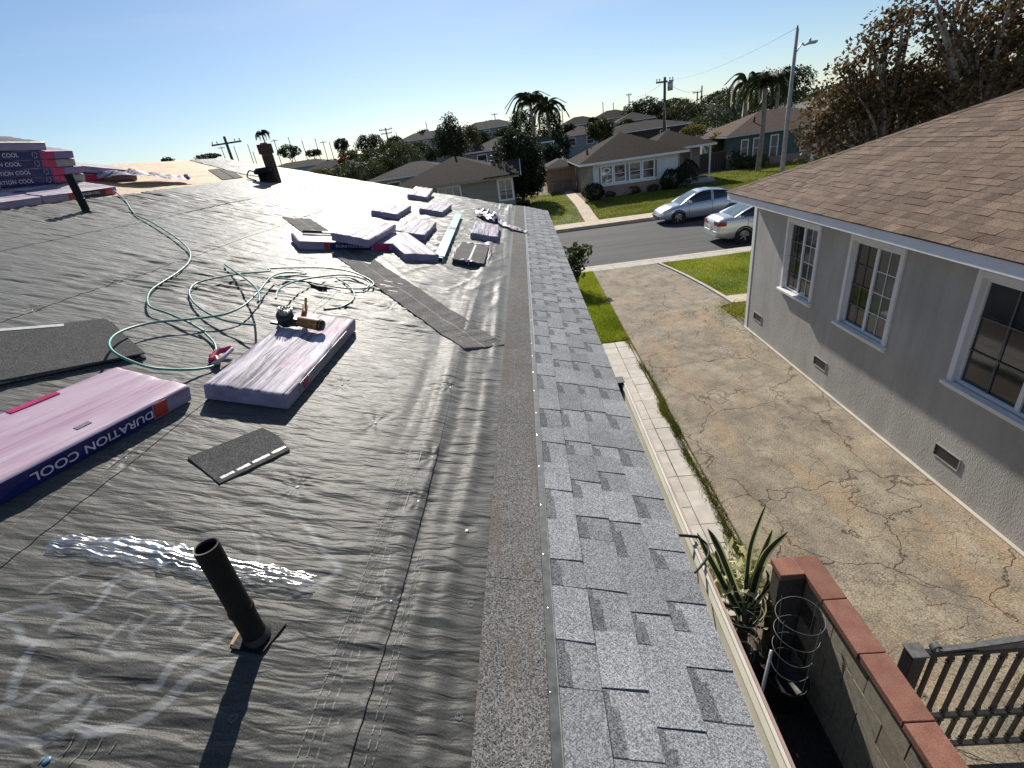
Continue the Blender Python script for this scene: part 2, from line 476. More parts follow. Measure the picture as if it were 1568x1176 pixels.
# glass, paint, lamps
def glassy(name, col, rough=0.06, spec=0.8):
    m, nt, bs = newmat(name)
    f = noise(nt, coords(nt), 1.5, 2)
    nt.links.new(ramp(nt, f, [(0.3, tuple(x * 0.6 for x in col)), (0.7, tuple(x * 1.4 for x in col))]), bs.inputs['Base Color'])
    bs.inputs['Roughness'].default_value = rough
    bs.inputs['Specular IOR Level'].default_value = spec
glassy('window_glass', (0.022, 0.027, 0.03))
glassy('window_glass_pale', (0.075, 0.095, 0.10), 0.05, 0.9)
glassy('car_glass', (0.012, 0.014, 0.016), 0.03, 0.9)
glassy('car_glass_pale', (0.11, 0.16, 0.17), 0.04, 1.0)
def carpaint(name, col):
    m, nt, bs = newmat(name)
    f = noise(nt, coords(nt), 3, 2)
    nt.links.new(ramp(nt, f, [(0.3, tuple(x * 0.96 for x in col)), (0.7, tuple(x * 1.04 for x in col))]), bs.inputs['Base Color'])
    bs.inputs['Metallic'].default_value = 0.55
    bs.inputs['Roughness'].default_value = 0.28
    bs.inputs['Coat Weight'].default_value = 0.7
    bs.inputs['Coat Roughness'].default_value = 0.05
carpaint('paint_silver_blue', (0.52, 0.56, 0.62))
carpaint('paint_silver', (0.66, 0.66, 0.65))
simple('lamp_red', (0.25, 0.012, 0.015), 0.15, 0.05, 4)
simple('lamp_clear', (0.5, 0.53, 0.55), 0.1, 0.05, 4)
simple('tyre', (0.014, 0.014, 0.014), 0.8, 0.1, 20)
simple('rim_alloy', (0.33, 0.33, 0.34), 0.35, 0.1, 10, metal=0.7)
simple('plate_white', (0.6, 0.6, 0.6), 0.5, 0.05, 10)

# foliage
def leafmat(name, c1, c2, c3=None, trans=0.35):
    m, nt, bs = newmat(name)
    a = attr(nt, 'tone')
    st = [(0.0, c1), (1.0, c2)] if c3 is None else [(0.0, c1), (0.6, c2), (1.0, c3)]
    c = ramp(nt, a.outputs['Fac'], st)
    nt.links.new(c, bs.inputs['Base Color'])
    bs.inputs['Roughness'].default_value = 0.6
    bs.inputs['Specular IOR Level'].default_value = 0.3
    tl = N(nt, 'ShaderNodeBsdfTranslucent')
    nt.links.new(c, tl.inputs[0])
    mx = N(nt, 'ShaderNodeMixShader'); mx.inputs[0].default_value = trans
    out = [n for n in nt.nodes if n.type == 'OUTPUT_MATERIAL'][0]
    nt.links.new(bs.outputs[0], mx.inputs[1]); nt.links.new(tl.outputs[0], mx.inputs[2])
    nt.links.new(mx.outputs[0], out.inputs[0])
leafmat('leaf_sycamore', (0.07, 0.045, 0.022), (0.14, 0.085, 0.038), (0.085, 0.09, 0.035), 0.45)
leafmat('leaf_dark', (0.014, 0.024, 0.011), (0.04, 0.058, 0.022))
leafmat('leaf_mid', (0.022, 0.038, 0.012), (0.07, 0.085, 0.027))
leafmat('leaf_olive', (0.04, 0.05, 0.018), (0.12, 0.115, 0.035))
leafmat('leaf_yellow', (0.09, 0.09, 0.02), (0.22, 0.18, 0.04))
leafmat('leaf_palm', (0.025, 0.04, 0.014), (0.075, 0.09, 0.03))
leafmat('leaf_red', (0.12, 0.03, 0.02), (0.22, 0.06, 0.04))
leafmat('grass_bright', (0.10, 0.16, 0.012), (0.30, 0.36, 0.025), (0.42, 0.43, 0.06), 0.5)
leafmat('grass_lawn', (0.12, 0.15, 0.018), (0.25, 0.27, 0.035), (0.31, 0.30, 0.06), 0.45)
leafmat('weeds', (0.05, 0.07, 0.012), (0.20, 0.22, 0.035), (0.24, 0.19, 0.06))
leafmat('agave_green', (0.02, 0.035, 0.018), (0.05, 0.075, 0.035), trans=0.15)
leafmat('agave_cream', (0.45, 0.46, 0.22), (0.62, 0.60, 0.34), trans=0.3)
simple('lawn_soil', (0.13, 0.15, 0.03), 0.95, 0.35, 3, 0.6)
simple('far_ground', (0.10, 0.095, 0.065), 0.95, 0.3, 0.12)

# ------------------------------------------------------------------ mesh helpers
class MB:
    def __init__(s):
        s.v = []; s.f = []; s.mi = []; s.t = []
    def face(s, pts, mi=0, tone=1.0):
        b = len(s.v)
        s.v.extend([tuple(p) for p in pts])
        s.f.append(tuple(range(b, b + len(pts)))); s.mi.append(mi); s.t.append(tone)
    def hexa(s, p, mi=0, tone=1.0):
        """p: 8 points, bottom 0-3 ccw, top 4-7"""
        b = len(s.v)
        s.v.extend([tuple(q) for q in p])
        for f in ((3, 2, 1, 0), (4, 5, 6, 7), (0, 1, 5, 4), (1, 2, 6, 5), (2, 3, 7, 6), (3, 0, 4, 7)):
            s.f.append(tuple(b + i for i in f)); s.mi.append(mi); s.t.append(tone)
    def box(s, x0, x1, y0, y1, z0, z1, mi=0, tone=1.0, M=None):
        p = [(x0, y0, z0), (x1, y0, z0), (x1, y1, z0), (x0, y1, z0), (x0, y0, z1), (x1, y0, z1), (x1, y1, z1), (x0, y1, z1)]
        if M is not None:
            p = [tuple(M @ Vector(q)) for q in p]
        s.hexa(p, mi, tone)
    def tube(s, path, r, seg=8, mi=0, caps=True, tone=1.0, closed=False):
        P = [Vector(q) for q in path]
        n = len(P)
        rr = r if hasattr(r, '__len__') else [r] * n
        b0 = len(s.v)
        up = Vector((0, 0, 1))
        prev = None
        for i in range(n):
            d = (P[min(i + 1, n - 1)] - P[max(i - 1, 0)])
            if d.length < 1e-9: d = Vector((0, 0, 1))
            d.normalize()
            if prev is None:
                a = d.cross(up)
                if a.length < 1e-3: a = d.cross(Vector((1, 0, 0)))
            else:
                a = prev - d * prev.dot(d)
                if a.length < 1e-4: a = d.cross(up)
            a.normalize(); prev = a
            b = d.cross(a)
            for k in range(seg):
                t = 2 * math.pi * k / seg
                s.v.append(tuple(P[i] + (a * math.cos(t) + b * math.sin(t)) * rr[i]))
        for i in range(n - 1):
            for k in range(seg):
                k2 = (k + 1) % seg
                s.f.append((b0 + i * seg + k, b0 + i * seg + k2, b0 + (i + 1) * seg + k2, b0 + (i + 1) * seg + k)); s.mi.append(mi); s.t.append(tone)
        if caps:
            s.f.append(tuple(b0 + k for k in range(seg - 1, -1, -1))); s.mi.append(mi); s.t.append(tone)
            s.f.append(tuple(b0 + (n - 1) * seg + k for k in range(seg))); s.mi.append(mi); s.t.append(tone)
    def lathe(s, prof, M, seg=24, mi=0):
        """prof: (r, z) list, about local z, transformed by M"""
        b0 = len(s.v)
        for r, z in prof:
            for k in range(seg):
                t = 2 * math.pi * k / seg
                s.v.append(tuple(M @ Vector((r * math.cos(t), r * math.sin(t), z))))
        for i in range(len(prof) - 1):
            for k in range(seg):
                k2 = (k + 1) % seg
                s.f.append((b0 + i * seg + k, b0 + i * seg + k2, b0 + (i + 1) * seg + k2, b0 + (i + 1) * seg + k)); s.mi.append(mi); s.t.append(1.0)
    def grid(s, P, mi=0, tone=1.0, flip=False):
        b0 = len(s.v); nu = len(P); nv = len(P[0])
        for row in P: s.v.extend([tuple(q) for q in row])
        for i in range(nu - 1):
            for j in range(nv - 1):
                q = (b0 + i * nv + j, b0 + (i + 1) * nv + j, b0 + (i + 1) * nv + j + 1, b0 + i * nv + j + 1)
                s.f.append(q[::-1] if flip else q); s.mi.append(mi); s.t.append(tone)
    def mesh(s, name, mats, smooth=False, tone=False):
        me = bpy.data.meshes.new(name)
        me.from_pydata(s.v, [], s.f)
        for mm in (mats if isinstance(mats, (list, tuple)) else [mats]):
            me.materials.append(MATS[mm])
        if len(set(s.mi)) > 1 or (s.mi and s.mi[0]):
            me.polygons.foreach_set('material_index', np.array(s.mi, dtype=np.int32))
        if smooth:
            me.polygons.foreach_set('use_smooth', np.ones(len(s.f), dtype=bool))
        a = me.attributes.new('tone', 'FLOAT', 'FACE')
        a.data.foreach_set('value', np.array(s.t, dtype=np.float32))
        me.update()
        return me
    def build(s, name, mats, parent=None, smooth=False, local=False, bevel=0.0):
        me = s.mesh(name, mats, smooth)
        return link(name, me, parent, local, bevel)

def link(name, me, parent=None, local=False, bevel=0.0):
    o = bpy.data.objects.new(name, me)
    COL.objects.link(o)
    if parent is not None:
        o.parent = parent
        if not local:
            o.matrix_parent_inverse = Matrix.Translation(-parent.location) if parent.type == 'EMPTY' else Matrix.Identity(4)
    if bevel:
        md = o.modifiers.new('bevel', 'BEVEL'); md.width = bevel; md.segments = 2; md.limit_method = 'ANGLE'
    return o
def tag(o, label=None, cat=None, group=None, kind=None):
    if label: o['label'] = label
    if cat: o['category'] = cat
    if group: o['group'] = group
    if kind: o['kind'] = kind
    return o
def thing(name, loc, label, cat, group=None, mat=None):
    o = bpy.data.objects.new(name, None)
    COL.objects.link(o)
    o.empty_display_size = 0.2
    if mat is not None: o.matrix_world = mat
    else: o.location = loc
    return tag(o, label, cat, group)
def np_mesh(name, V, F, mat, tone=None, smooth=False):
    """V (n,3), F (m,k) arrays"""
    me = bpy.data.meshes.new(name)
    V = np.asarray(V, np.float32); F = np.asarray(F, np.int32)
    me.vertices.add(len(V)); me.vertices.foreach_set('co', V.ravel())
    k = F.shape[1]
    me.loops.add(F.size); me.loops.foreach_set('vertex_index', F.ravel())
    me.polygons.add(len(F))
    me.polygons.foreach_set('loop_start', np.arange(0, F.size, k, dtype=np.int32))
    if smooth: me.polygons.foreach_set('use_smooth', np.ones(len(F), dtype=bool))
    me.materials.append(MATS[mat])
    me.update(calc_edges=True)
    if tone is not None:
        a = me.attributes.new('tone', 'FLOAT', 'FACE')
        a.data.foreach_set('value', np.asarray(tone, np.float32))
    return me
def spline(pts, n=8):
    P = [Vector(p) for p in pts]
    out = []
    for i in range(len(P) - 1):
        p0 = P[max(i - 1, 0)]; p1 = P[i]; p2 = P[i + 1]; p3 = P[min(i + 2, len(P) - 1)]
        for k in range(n):
            t = k / n
            out.append(0.5 * ((2 * p1) + (p2 - p0) * t + (2 * p0 - 5 * p1 + 4 * p2 - p3) * t * t + (3 * p1 - p0 - 3 * p2 + p3) * t ** 3))
    out.append(P[-1])
    return out
def text_mesh(body, mat, size=1.0, depth=0.0):
    cu = bpy.data.curves.new('lettering', 'FONT')
    cu.body = body; cu.size = size; cu.extrude = depth
    cu.align_x = 'CENTER'; cu.align_y = 'CENTER'
    cu.offset = 0.012 * size
    o = bpy.data.objects.new('lettering', cu)
    COL.objects.link(o)
    dg = bpy.context.evaluated_depsgraph_get()
    me = bpy.data.meshes.new_from_object(o.evaluated_get(dg))
    bpy.data.objects.remove(o)
    bpy.data.curves.remove(cu)
    me.materials.clear(); me.materials.append(MATS[mat])
    return me
def rand_rot(n, rng):
    q = rng.normal(size=(n, 4)); q /= np.linalg.norm(q, axis=1)[:, None]
    w, x, y, z = q.T
    a = np.stack([1 - 2 * (y * y + z * z), 2 * (x * y + z * w), 2 * (x * z - y * w)], 1)
    b = np.stack([2 * (x * y - z * w), 1 - 2 * (x * x + z * z), 2 * (y * z + x * w)], 1)
    return a, b
def leaf_mesh(name, C, size, mat, rng, tone, shape=0.6, droop=0.0):
    n = len(C)
    a, b = rand_rot(n, rng)
    if droop:
        a[:, 2] -= droop; a /= np.linalg.norm(a, axis=1)[:, None]
    s = size * rng.uniform(0.6, 1.3, n)[:, None]
    V = np.empty((n, 4, 3))
    V[:, 0] = C - a * s * 0.5
    V[:, 1] = C + b * s * 0.5 * shape
    V[:, 2] = C + a * s * 0.5
    V[:, 3] = C - b * s * 0.5 * shape
    F = np.arange(n * 4).reshape(n, 4)
    return np_mesh(name, V.reshape(-1, 3), F, mat, tone)

# ================================================================== THE SETTING
def terrain(x, y):
    return sstep(48, 125, y) * (1.3 + 2.9 * sstep(-25, 25, x)) + sstep(125, 260, y) * 1.5 * sstep(-30, 40, x)
gx = np.concatenate([np.linspace(-1500, -150, 12), np.linspace(-140, 160, 101), np.linspace(175, 1500, 12)])
gy = np.concatenate([np.linspace(-300, 40, 12), np.linspace(44, 320, 93), np.linspace(340, 3000, 14)])
XX, YY = np.meshgrid(gx, gy, indexing='ij')
ZZ = terrain(XX, YY) - 0.35
nX, nY = XX.shape
idx = np.arange(nX * nY).reshape(nX, nY)
F = np.stack([idx[:-1, :-1], idx[1:, :-1], idx[1:, 1:], idx[:-1, 1:]], -1).reshape(-1, 4)
g = link('ground', np_mesh('ground', np.stack([XX, YY, ZZ], -1).reshape(-1, 3), F, 'far_ground', smooth=True))
tag(g, kind='structure')
def gz(x, y):
    """height of the walking surface"""
    if y < 18.0: return 0.0
    if y < 48: return 0.3 * float(sstep(29.7, 36, y))
    return max(0.3 * float(1 - sstep(48, 60, y)), float(terrain(x, y)) - 0.35)

b = MB(); b.box(-60, 70, -15, 17.996, -0.34, -0.012)
tag(b.build('yard', 'soil'), kind='structure')
b = MB(); b.box(-80, 110, 18.8, 28.1, -0.34, -0.15)
tag(b.build('road', 'road_asphalt'), kind='structure')

# driveway slab with its splayed street end and thin mowing curb
edge = [(4.86, -8), (4.86, 12.6), (5.18, 12.75), (5.16, 13.4), (5.06, 14.5), (4.9, 15.8), (4.7, 17.0), (4.5, 17.99)]
ring = [(2.1, -8)] + edge + [(2.16, 17.99)]
b = MB()
top = [(x, y, 0.02) for x, y in ring]
b.face(top)
for i in range(len(ring)):
    j = (i + 1) % len(ring)
    b.face([(*ring[i], -0.2), (*ring[j], -0.2), (*ring[j], 0.02), (*ring[i], 0.02)])
tag(b.build('driveway', 'driveway_concrete'), kind='structure')
b = MB()
cpts = [(5.23, 12.77), (5.2, 13.4), (5.1, 14.5), (4.94, 15.8), (4.74, 17.0), (4.54, 17.99)]
for (x0, y0), (x1, y1) in zip(cpts, cpts[1:]):
    b.hexa([(x0, y0, -0.1), (x0 + 0.09, y0, -0.1), (x1 + 0.09, y1, -0.1), (x1, y1, -0.1), (x0, y0, 0.045), (x0 + 0.09, y0, 0.045), (x1 + 0.09, y1, 0.045), (x1, y1, 0.045)])
tag(b.build('mowing_curb', 'concrete'), kind='structure')
b = MB(); b.box(2.055, 2.095, 3.4, 11.0, -0.1, 0.03)
tag(b.build('driveway_edging', 'concrete_tan'), kind='structure')

# near sidewalk and kerb in panels
side = MB(); side.box(-60, 70, 18.0, 18.72, -0.3, -0.01)
so = tag(side.build('sidewalk_near', 'concrete'), kind='structure')
x = -30.0; k = 0
pm = MB(); pm.box(0.006, 1.494, 18.005, 18.55, -0.01, 0.012)
pme = pm.mesh('sidewalk_panel', 'concrete')
km = MB(); km.box(0.004, 1.496, 18.56, 18.8, -0.3, 0.014)
kme = km.mesh('kerb_stone', 'concrete')
while x < 40:
    for me in (pme, kme):
        o = link(me.name, me, so, True); o.location = (x, 0, 0)
    x += 1.5
far = MB(); far.box(-80, 110, 28.32, 29.7, -0.3, -0.01)
so = tag(far.build('sidewalk_far', 'concrete_tan'), kind='structure')
pm = MB(); pm.box(0.006, 1.494, 28.33, 29.69, -0.01, 0.012)
pme = pm.mesh('sidewalk_panel', 'concrete_tan')
km = MB(); km.box(0.004, 1.496, 28.1, 28.325, -0.3, 0.014)
kme = km.mesh('kerb_stone', 'concrete_tan')
x = -30.0
while x < 48:
    for me in (pme, kme):
        o = link(me.name, me, so, True); o.location = (x, 0, 0)
    x += 1.5

# far front lawns (gently rising) with the paths let in
def lawn_sheet(name, x0, x1, y0, y1, fz, mat, ny=14):
    P = [[(x, y, fz(y)) for y in np.linspace(y0, y1, ny)] for x in (x0, (x0 + x1) / 2, x1)]
    b = MB(); b.grid(P); return tag(b.build(name, mat, smooth=True), kind='structure')
fz = lambda y: 0.3 * float(sstep(29.7, 36, y))
lawn_sheet('far_lots', -80, 110, 29.7, 62, lambda y: fz(y) - 0.012, 'soil', 30)
lawn_sheet('front_lawn', -14, 3.26, 29.71, 46, fz, 'lawn_soil')
lawn_sheet('front_lawn', 4.14, 15.5, 29.71, 37.2, fz, 'lawn_soil')
lawn_sheet('front_lawn', 13.9, 34, 37.21, 44.5, lambda y: fz(y) - 0.002, 'lawn_soil')
lawn_sheet('front_lawn', 15.51, 34, 29.71, 37.2, fz, 'lawn_soil')
pw = lawn_sheet('garden_path', 3.3, 4.1, 29.71, 46, lambda y: fz(y) + 0.012, 'concrete_tan')

# near lawns
b = MB(); b.face([(1.3, 11.0, 0), (2.09, 11.0, 0), (2.14, 17.99, 0), (1.3, 17.99, 0)])
tag(b.build('lawn_strip', 'lawn_soil'), kind='structure')
b = MB(); b.face([(5.33, 13.45, 0.005), (16, 13.45, 0.005), (16, 17.99, 0.005), (4.64, 17.99, 0.005), (4.84, 17, 0.005), (5.04, 15.8, 0.005), (5.2, 14.5, 0.005)])
tag(b.build('neighbor_lawn', 'lawn_soil'), kind='structure')
b = MB(); b.box(5.33, 12, 12.78, 13.4, -0.1, 0.02)
tag(b.build('neighbor_path', 'concrete_tan'), kind='structure')

def blades(name, n, xfun, h, w, mat, z=0.0, zf=None, seed=1):
    rng = np.random.default_rng(seed)
    P = xfun(rng, n)
    n = len(P)
    ang = rng.uniform(0, 2 * math.pi, n)
    hh = h * rng.uniform(0.5, 1.3, n) * (1 + 0.45 * vnoise(P[:, 0] * 1.7, P[:, 1] * 1.7, 5))
    lean = rng.normal(0, 0.45, (n, 2)) * hh[:, None]
    zz = np.full(n, z) if zf is None else zf(P[:, 0], P[:, 1])
    V = np.empty((n, 3, 3))
    dx = np.cos(ang) * w / 2; dy = np.sin(ang) * w / 2
    V[:, 0] = np.stack([P[:, 0] - dx, P[:, 1] - dy, zz], 1)
    V[:, 1] = np.stack([P[:, 0] + dx, P[:, 1] + dy, zz], 1)
    V[:, 2] = np.stack([P[:, 0] + lean[:, 0], P[:, 1] + lean[:, 1], zz + hh], 1)
    t = np.clip(0.5 + 0.4 * vnoise(P[:, 0] * 0.9, P[:, 1] * 0.9, 9) + rng.normal(0, 0.22, n), 0, 1)
    me = np_mesh(name, V.reshape(-1, 3), np.arange(n * 3).reshape(n, 3), mat, t)
    return tag(link(name, me), kind='stuff')
def rect(x0, x1, y0, y1):
    return lambda r, n: np.stack([r.uniform(x0, x1, n), r.uniform(y0, y1, n)], 1)
o = blades('lawn_grass', 30000, rect(1.3, 2.12, 11.0, 17.95), 0.075, 0.012, 'grass_bright', seed=2)
tag(o, 'bright green grass strip between our eave and the driveway', 'grass')
def rlawn(r, n):
    P = np.stack([r.uniform(4.7, 13, n), r.uniform(13.45, 17.95, n)], 1)
    lim = np.interp(P[:, 1], [13.4, 14.5, 15.8, 17, 18], [5.33, 5.2, 5.04, 4.84, 4.64])
    return P[P[:, 0] > lim]
o = blades('lawn_grass', 70000, rlawn, 0.06, 0.014, 'grass_bright', 0.005, seed=3)
tag(o, 'bright green lawn before the grey stucco house', 'grass')
zfar = lambda x, y: 0.3 * sstep(29.7, 36, y)
o = blades('lawn_grass', 45000, rect(-9, 3.26, 29.72, 45), 0.07, 0.035, 'grass_lawn', 0, zfar, seed=4)
tag(o, 'green lawn across the street left of the garden path', 'grass')
o = blades('lawn_grass', 45000, rect(4.14, 15.5, 29.72, 37), 0.07, 0.035, 'grass_lawn', 0, zfar, seed=5)
tag(o, 'green lawn across the street before the white house', 'grass')
o = blades('lawn_grass', 40000, rect(14, 26, 29.72, 43.5), 0.07, 0.04, 'grass_lawn', 0, zfar, seed=6)
tag(o, 'green lawn across the street before the dark teal house', 'grass')
def wstrip(r, n):
    y = r.uniform(3.6, 11.2, n)
    x = 2.06 + 0.05 * vnoise(y * 2, y * 0, 3) + r.normal(0, 0.03, n) - 0.01
    k = vnoise(y * 1.1, y * 0 + 4, 8) + r.uniform(-0.6, 0.8, n)
    return np.stack([x, y], 1)[k > -0.1]
o = blades('weeds', 22000, wstrip, 0.065, 0.014, 'weeds', 0.0, seed=7)
tag(o, 'low green weeds growing along the paver walk edge', 'weeds')
o = blades('weeds', 2500, lambda r, n: np.stack([r.normal(5.35, 0.35, n), r.normal(12.2, 0.3, n)], 1), 0.10, 0.02, 'grass_lawn', -0.01, seed=8)
tag(o, 'tufts of dry grass at the front corner of the stucco house', 'weeds')

# paver walk beside our house
b = MB(); b.box(1.05, 2.05, 3.35, 10.99, -0.1, 0.008)
pv = tag(b.build('paver_walk', 'soil'), kind='structure')
b = MB(); b.box(-0.146, 0.146, -0.16, 0.16, 0.0, 0.03)
pme = b.mesh('paver', 'paver')
for j in range(23):
    for cx in (1.28, 1.585, 1.89):
        y = 3.54 + j * 0.328
        o = link('paver', pme, pv, True)
        o.location = (cx + random.uniform(-.004, .004), y + random.uniform(-.004, .004), random.uniform(0, 0.006))
        o.rotation_euler = (0, 0, random.uniform(-.012, .012))
        md = None

# ================================================================== OUR HOUSE (roof being re-covered)
XE = 0.443            # eave edge
XR = -6.66            # ridge
YF = 11.72            # street gable end
YB = -3.0
house = thing('reroofed_house', (-6.6, 4.0, 0), 'house in the foreground with a bare new roof of black underlayment and grey eave shingles', 'house')
b = MB()
b.box(-13.0, 0.02, YB + 0.3, YF - 0.35, -0.01, 2.95)
b.build('wall', 'wall_stucco_own', house)
# rafters' deck: both slopes as a slab
b = MB()
def slab(x0, x1, y0, y1, d0, d1, mb, s=1):
    f = lambda x, d: (ROOF0 - PITCH * x if s > 0 else ROOF0 - PITCH * XR - PITCH * (XR - x)) + d
    mb.hexa([(x0, y0, f(x0, d0)), (x1, y0, f(x1, d0)), (x1, y1, f(x1, d0)), (x0, y1, f(x0, d0)),
             (x0, y0, f(x0, d1)), (x1, y0, f(x1, d1)), (x1, y1, f(x1, d1)), (x0, y1, f(x0, d1))])
slab(XR, XE - 0.03, YB, YF - 0.02, -0.05, -0.022, b)
slab(-13.7, XR - 0.002, YB, YF - 0.02, -0.05, -0.022, b, -1)
b.build('roof_deck', 'raw_timber', house)
b = MB(); b.face([(-13.0, YF - 0.36, 2.9), (0.0, YF - 0.36, 2.9), (XR, YF - 0.36, rz(XR) - 0.06)])
b.build('gable', 'wall_stucco_own', house)
b = MB()
slab(XR, XE - 0.03, YF - 0.055, YF - 0.021, -0.2, -0.052, b)
slab(-13.7, XR - 0.002, YF - 0.055, YF - 0.021, -0.2, -0.052, b, -1)
b.build('rake_board', 'white_paint', house)
b = MB(); b.box(XE - 0.075, XE - 0.035, YB, YF - 0.06, rz(XE) - 0.21, rz(XE) - 0.052)
b.build('fascia_board', 'drip_pink', house)
b = MB(); b.box(0.03, XE - 0.08, YB, YF - 0.06, rz(XE) - 0.2, rz(XE) - 0.18)
b.build('soffit', 'wall_stucco_own', house)

# OSB panels near the ridge
def panel(x0, x1, y0, y1, name='osb_panel', mat='osb', h=0.0):
    b = MB()
    p = []
    for d in (h - 0.021, h):
        for (x, y) in ((x0, y0), (x1, y0), (x1, y1), (x0, y1)):
            p.append((x, y, rz(x) + d))
    b.hexa(p); return b.build(name, mat, house)
yy = 0.6
offs = [0.0, 1.2]
for row, (x0, x1) in enumerate(((-6.655, -5.46), (-5.452, -4.6))):
    y = -2.9 + offs[row]
    if row: panel(x0, x1, -2.95, y - 0.005)
    while y < YF - 0.1:
        y1 = min(y + 2.44, YF - 0.03)
        panel(x0, x1, y, y1 - 0.006); y += 2.44

# underlayment sheets: wrinkled, each lapped over the one below it
def uh(x, y):
    x = np.asarray(x, float); y = np.asarray(y, float)
    w = vnoise(x * 1.1 + 3, y * 0.9, 1)
    w2 = vnoise(x * 2.6, y * 1.7 + 9, 12)
    near = sstep(-0.85, -0.5, x)                    # towards the eave the folds run along the eave
    amp = 0.65 + 0.5 * vnoise(x * 0.8, y * 0.8, 31)
    a = vnoise(x * 4.6 + 0.6 * w2, y * 25 + 2.0 * w + x * 1.6, 2)
    a2 = vnoise(x * 8 + w, y * 40 - x * 2.5 + 2 * w2, 3)
    big = vnoise(x * 1.3, y * 1.6, 4)
    h = (0.0098 * a + 0.0040 * a2) * amp * (1 - 0.75 * near) + 0.006 * big * (1 - near)
    # folds along the eave
    f = vnoise(x * 9 + 0.9 * vnoise(y * 0.5, x * 0 + 2, 6), y * 0.32, 7)
    f2 = vnoise(x * 22 + 0.6 * w, y * 0.9 + 3, 8)
    small = vnoise(x * 7, y * 30, 15)
    h = h + near * (0.019 * np.maximum(f, -0.35) + 0.0065 * f2 + 0.0036 * small)
    # slack diagonal creases on the street half, right side
    d = sstep(3.2, 4.4, y) * sstep(-2.6, -1.4, x)
    cr = vnoise((x * 0.8 + y * 0.6) * 3.2, (x * 0.9 - y * 0.55) * 1.1 + w, 10)
    cr2 = vnoise((x * 0.9 - y * 0.35) * 6.0, (x * 0.35 + y * 0.9) * 1.3, 11)
    h = h + d * (0.009 * (1 - np.abs(cr) * 2.2).clip(0) + 0.006 * (1 - np.abs(cr2) * 2.5).clip(0))
    # puckers around the cap nails
    for (cx, cy) in CAPS[:14]:
        r = np.hypot(x - cx, y - cy)
        ang = np.arctan2(y - cy, x - cx)
        h = h - 0.006 * np.exp(-(r / 0.05) ** 2) + 0.0022 * np.cos(ang * 9) * np.exp(-(r / 0.10) ** 2) * (r > 0.02)
    edge = sstep(-0.30, -0.36, x)
    return h * (0.15 + 0.85 * edge) + 0.009
CAPS = [on_roof(*q) for q in ((455, 747), (192, 705), (598, 923), (524, 590), (662, 703), (690, 597), (372, 600), (48, 475), (575, 650), (715, 815), (75, 1168), (600, 470), (140, 560), (640, 770))]
LAPS = [-0.262, -0.53, -1.61, -2.94, -3.95, -4.93]
zz = lambda pts: [on_roof(x / 3.92, 880 + y / 3.92) for x, y in pts]
z6 = lambda pts: [on_roof(x / 2.94, 776 + y / 2.94) for x, y in pts]
strokes = [
    (zz([(-40, 290), (0, 275), (100, 240), (200, 215), (300, 210), (380, 230), (440, 265), (500, 250), (590, 205), (640, 150), (680, 90), (760, 40), (860, 45), (940, 90)]), 0.0085),
    (zz([(-30, 270), (0, 285), (80, 310), (130, 350), (150, 410), (230, 430), (310, 445)]), 0.009),
    (zz([(230, 440), (170, 520), (130, 620), (100, 700), (85, 785)]), 0.011),
    (zz([(-40, 830), (0, 820), (80, 795), (160, 775), (260, 710), (380, 665), (540, 660)]), 0.008),
    (zz([(455, 595), (462, 655)]), 0.005),
    (zz([(-40, 940), (0, 980), (60, 1010), (160, 1020), (280, 1000), (400, 950), (480, 890), (540, 820), (590, 745)]), 0.012),
    (zz([(450, 920), (560, 960), (680, 950), (820, 900), (940, 830), (1060, 720), (1180, 620), (1300, 570), (1450, 500)]), 0.014),
    (zz([(840, 680), (940, 690), (1010, 620), (1060, 550), (1180, 480), (1300, 410), (1410, 340)]), 0.011),
    (zz([(440, 270), (370, 300), (315, 370)]), 0.008),
    (zz([(285, 860), (340, 820), (430, 790), (530, 745)]), 0.014),
    (zz([(100, 895), (180, 920), (290, 900), (400, 860)]), 0.006),
    (zz([(820, 255), (720, 350), (630, 450), (700, 490), (840, 495)]), 0.007),
    (zz([(940, 250), (870, 310), (800, 380), (880, 460)]), 0.007),
    (zz([(960, 310), (1060, 270), (1090, 200), (1150, 220), (1130, 290), (1080, 355)]), 0.007),
    (zz([(240, 140), (350, 70), (540, 0)]), 0.006),
    (zz([(590, 100), (680, 60), (740, 10)]), 0.006),
    (zz([(560, 800), (620, 810), (640, 835)]), 0.006),
    (z6([(1280, 10), (1380, 90), (1460, 210), (1520, 300), (1290, 430)]), 0.011),
    (z6([(865, 385), (940, 345), (1000, 400), (1060, 430)]), 0.006),
    (z6([(1130, 90), (1165, 180), (1170, 260)]), 0.006),
    (z6([(560, 330), (660, 330), (720, 380)]), 0.006),
    (z6([(570, 430), (640, 390), (740, 400), (800, 450), (760, 520)]), 0.005),
]
def ink(GX, GY):
    """coverage of the printed emblem at roof plan points"""
    K = np.zeros(GX.shape)
    for pts, w in strokes:
        P = spline([(p[0], p[1], 0) for p in pts], 14)
        Q = np.array([(p.x, p.y) for p in P])
        t = np.linspace(0, 1, len(Q))
        hw = w * 0.9 * np.minimum(1, np.minimum(0.3 + 5 * t, 0.3 + 5 * (1 - t)))
        m_ = (GX > Q[:, 0].min() - 0.03) & (GX < Q[:, 0].max() + 0.03) & (GY > Q[:, 1].min() - 0.03) & (GY < Q[:, 1].max() + 0.03)
        if not m_.any(): continue
        gx_, gy_ = GX[m_], GY[m_]
        best = np.zeros(len(gx_))
        for (qx, qy), h_ in zip(Q, hw):
            best = np.maximum(best, np.clip((h_ - np.hypot(gx_ - qx, gy_ - qy)) / 0.0022 + 0.5, 0, 1))
        K[m_] = np.maximum(K[m_], best)
    return K
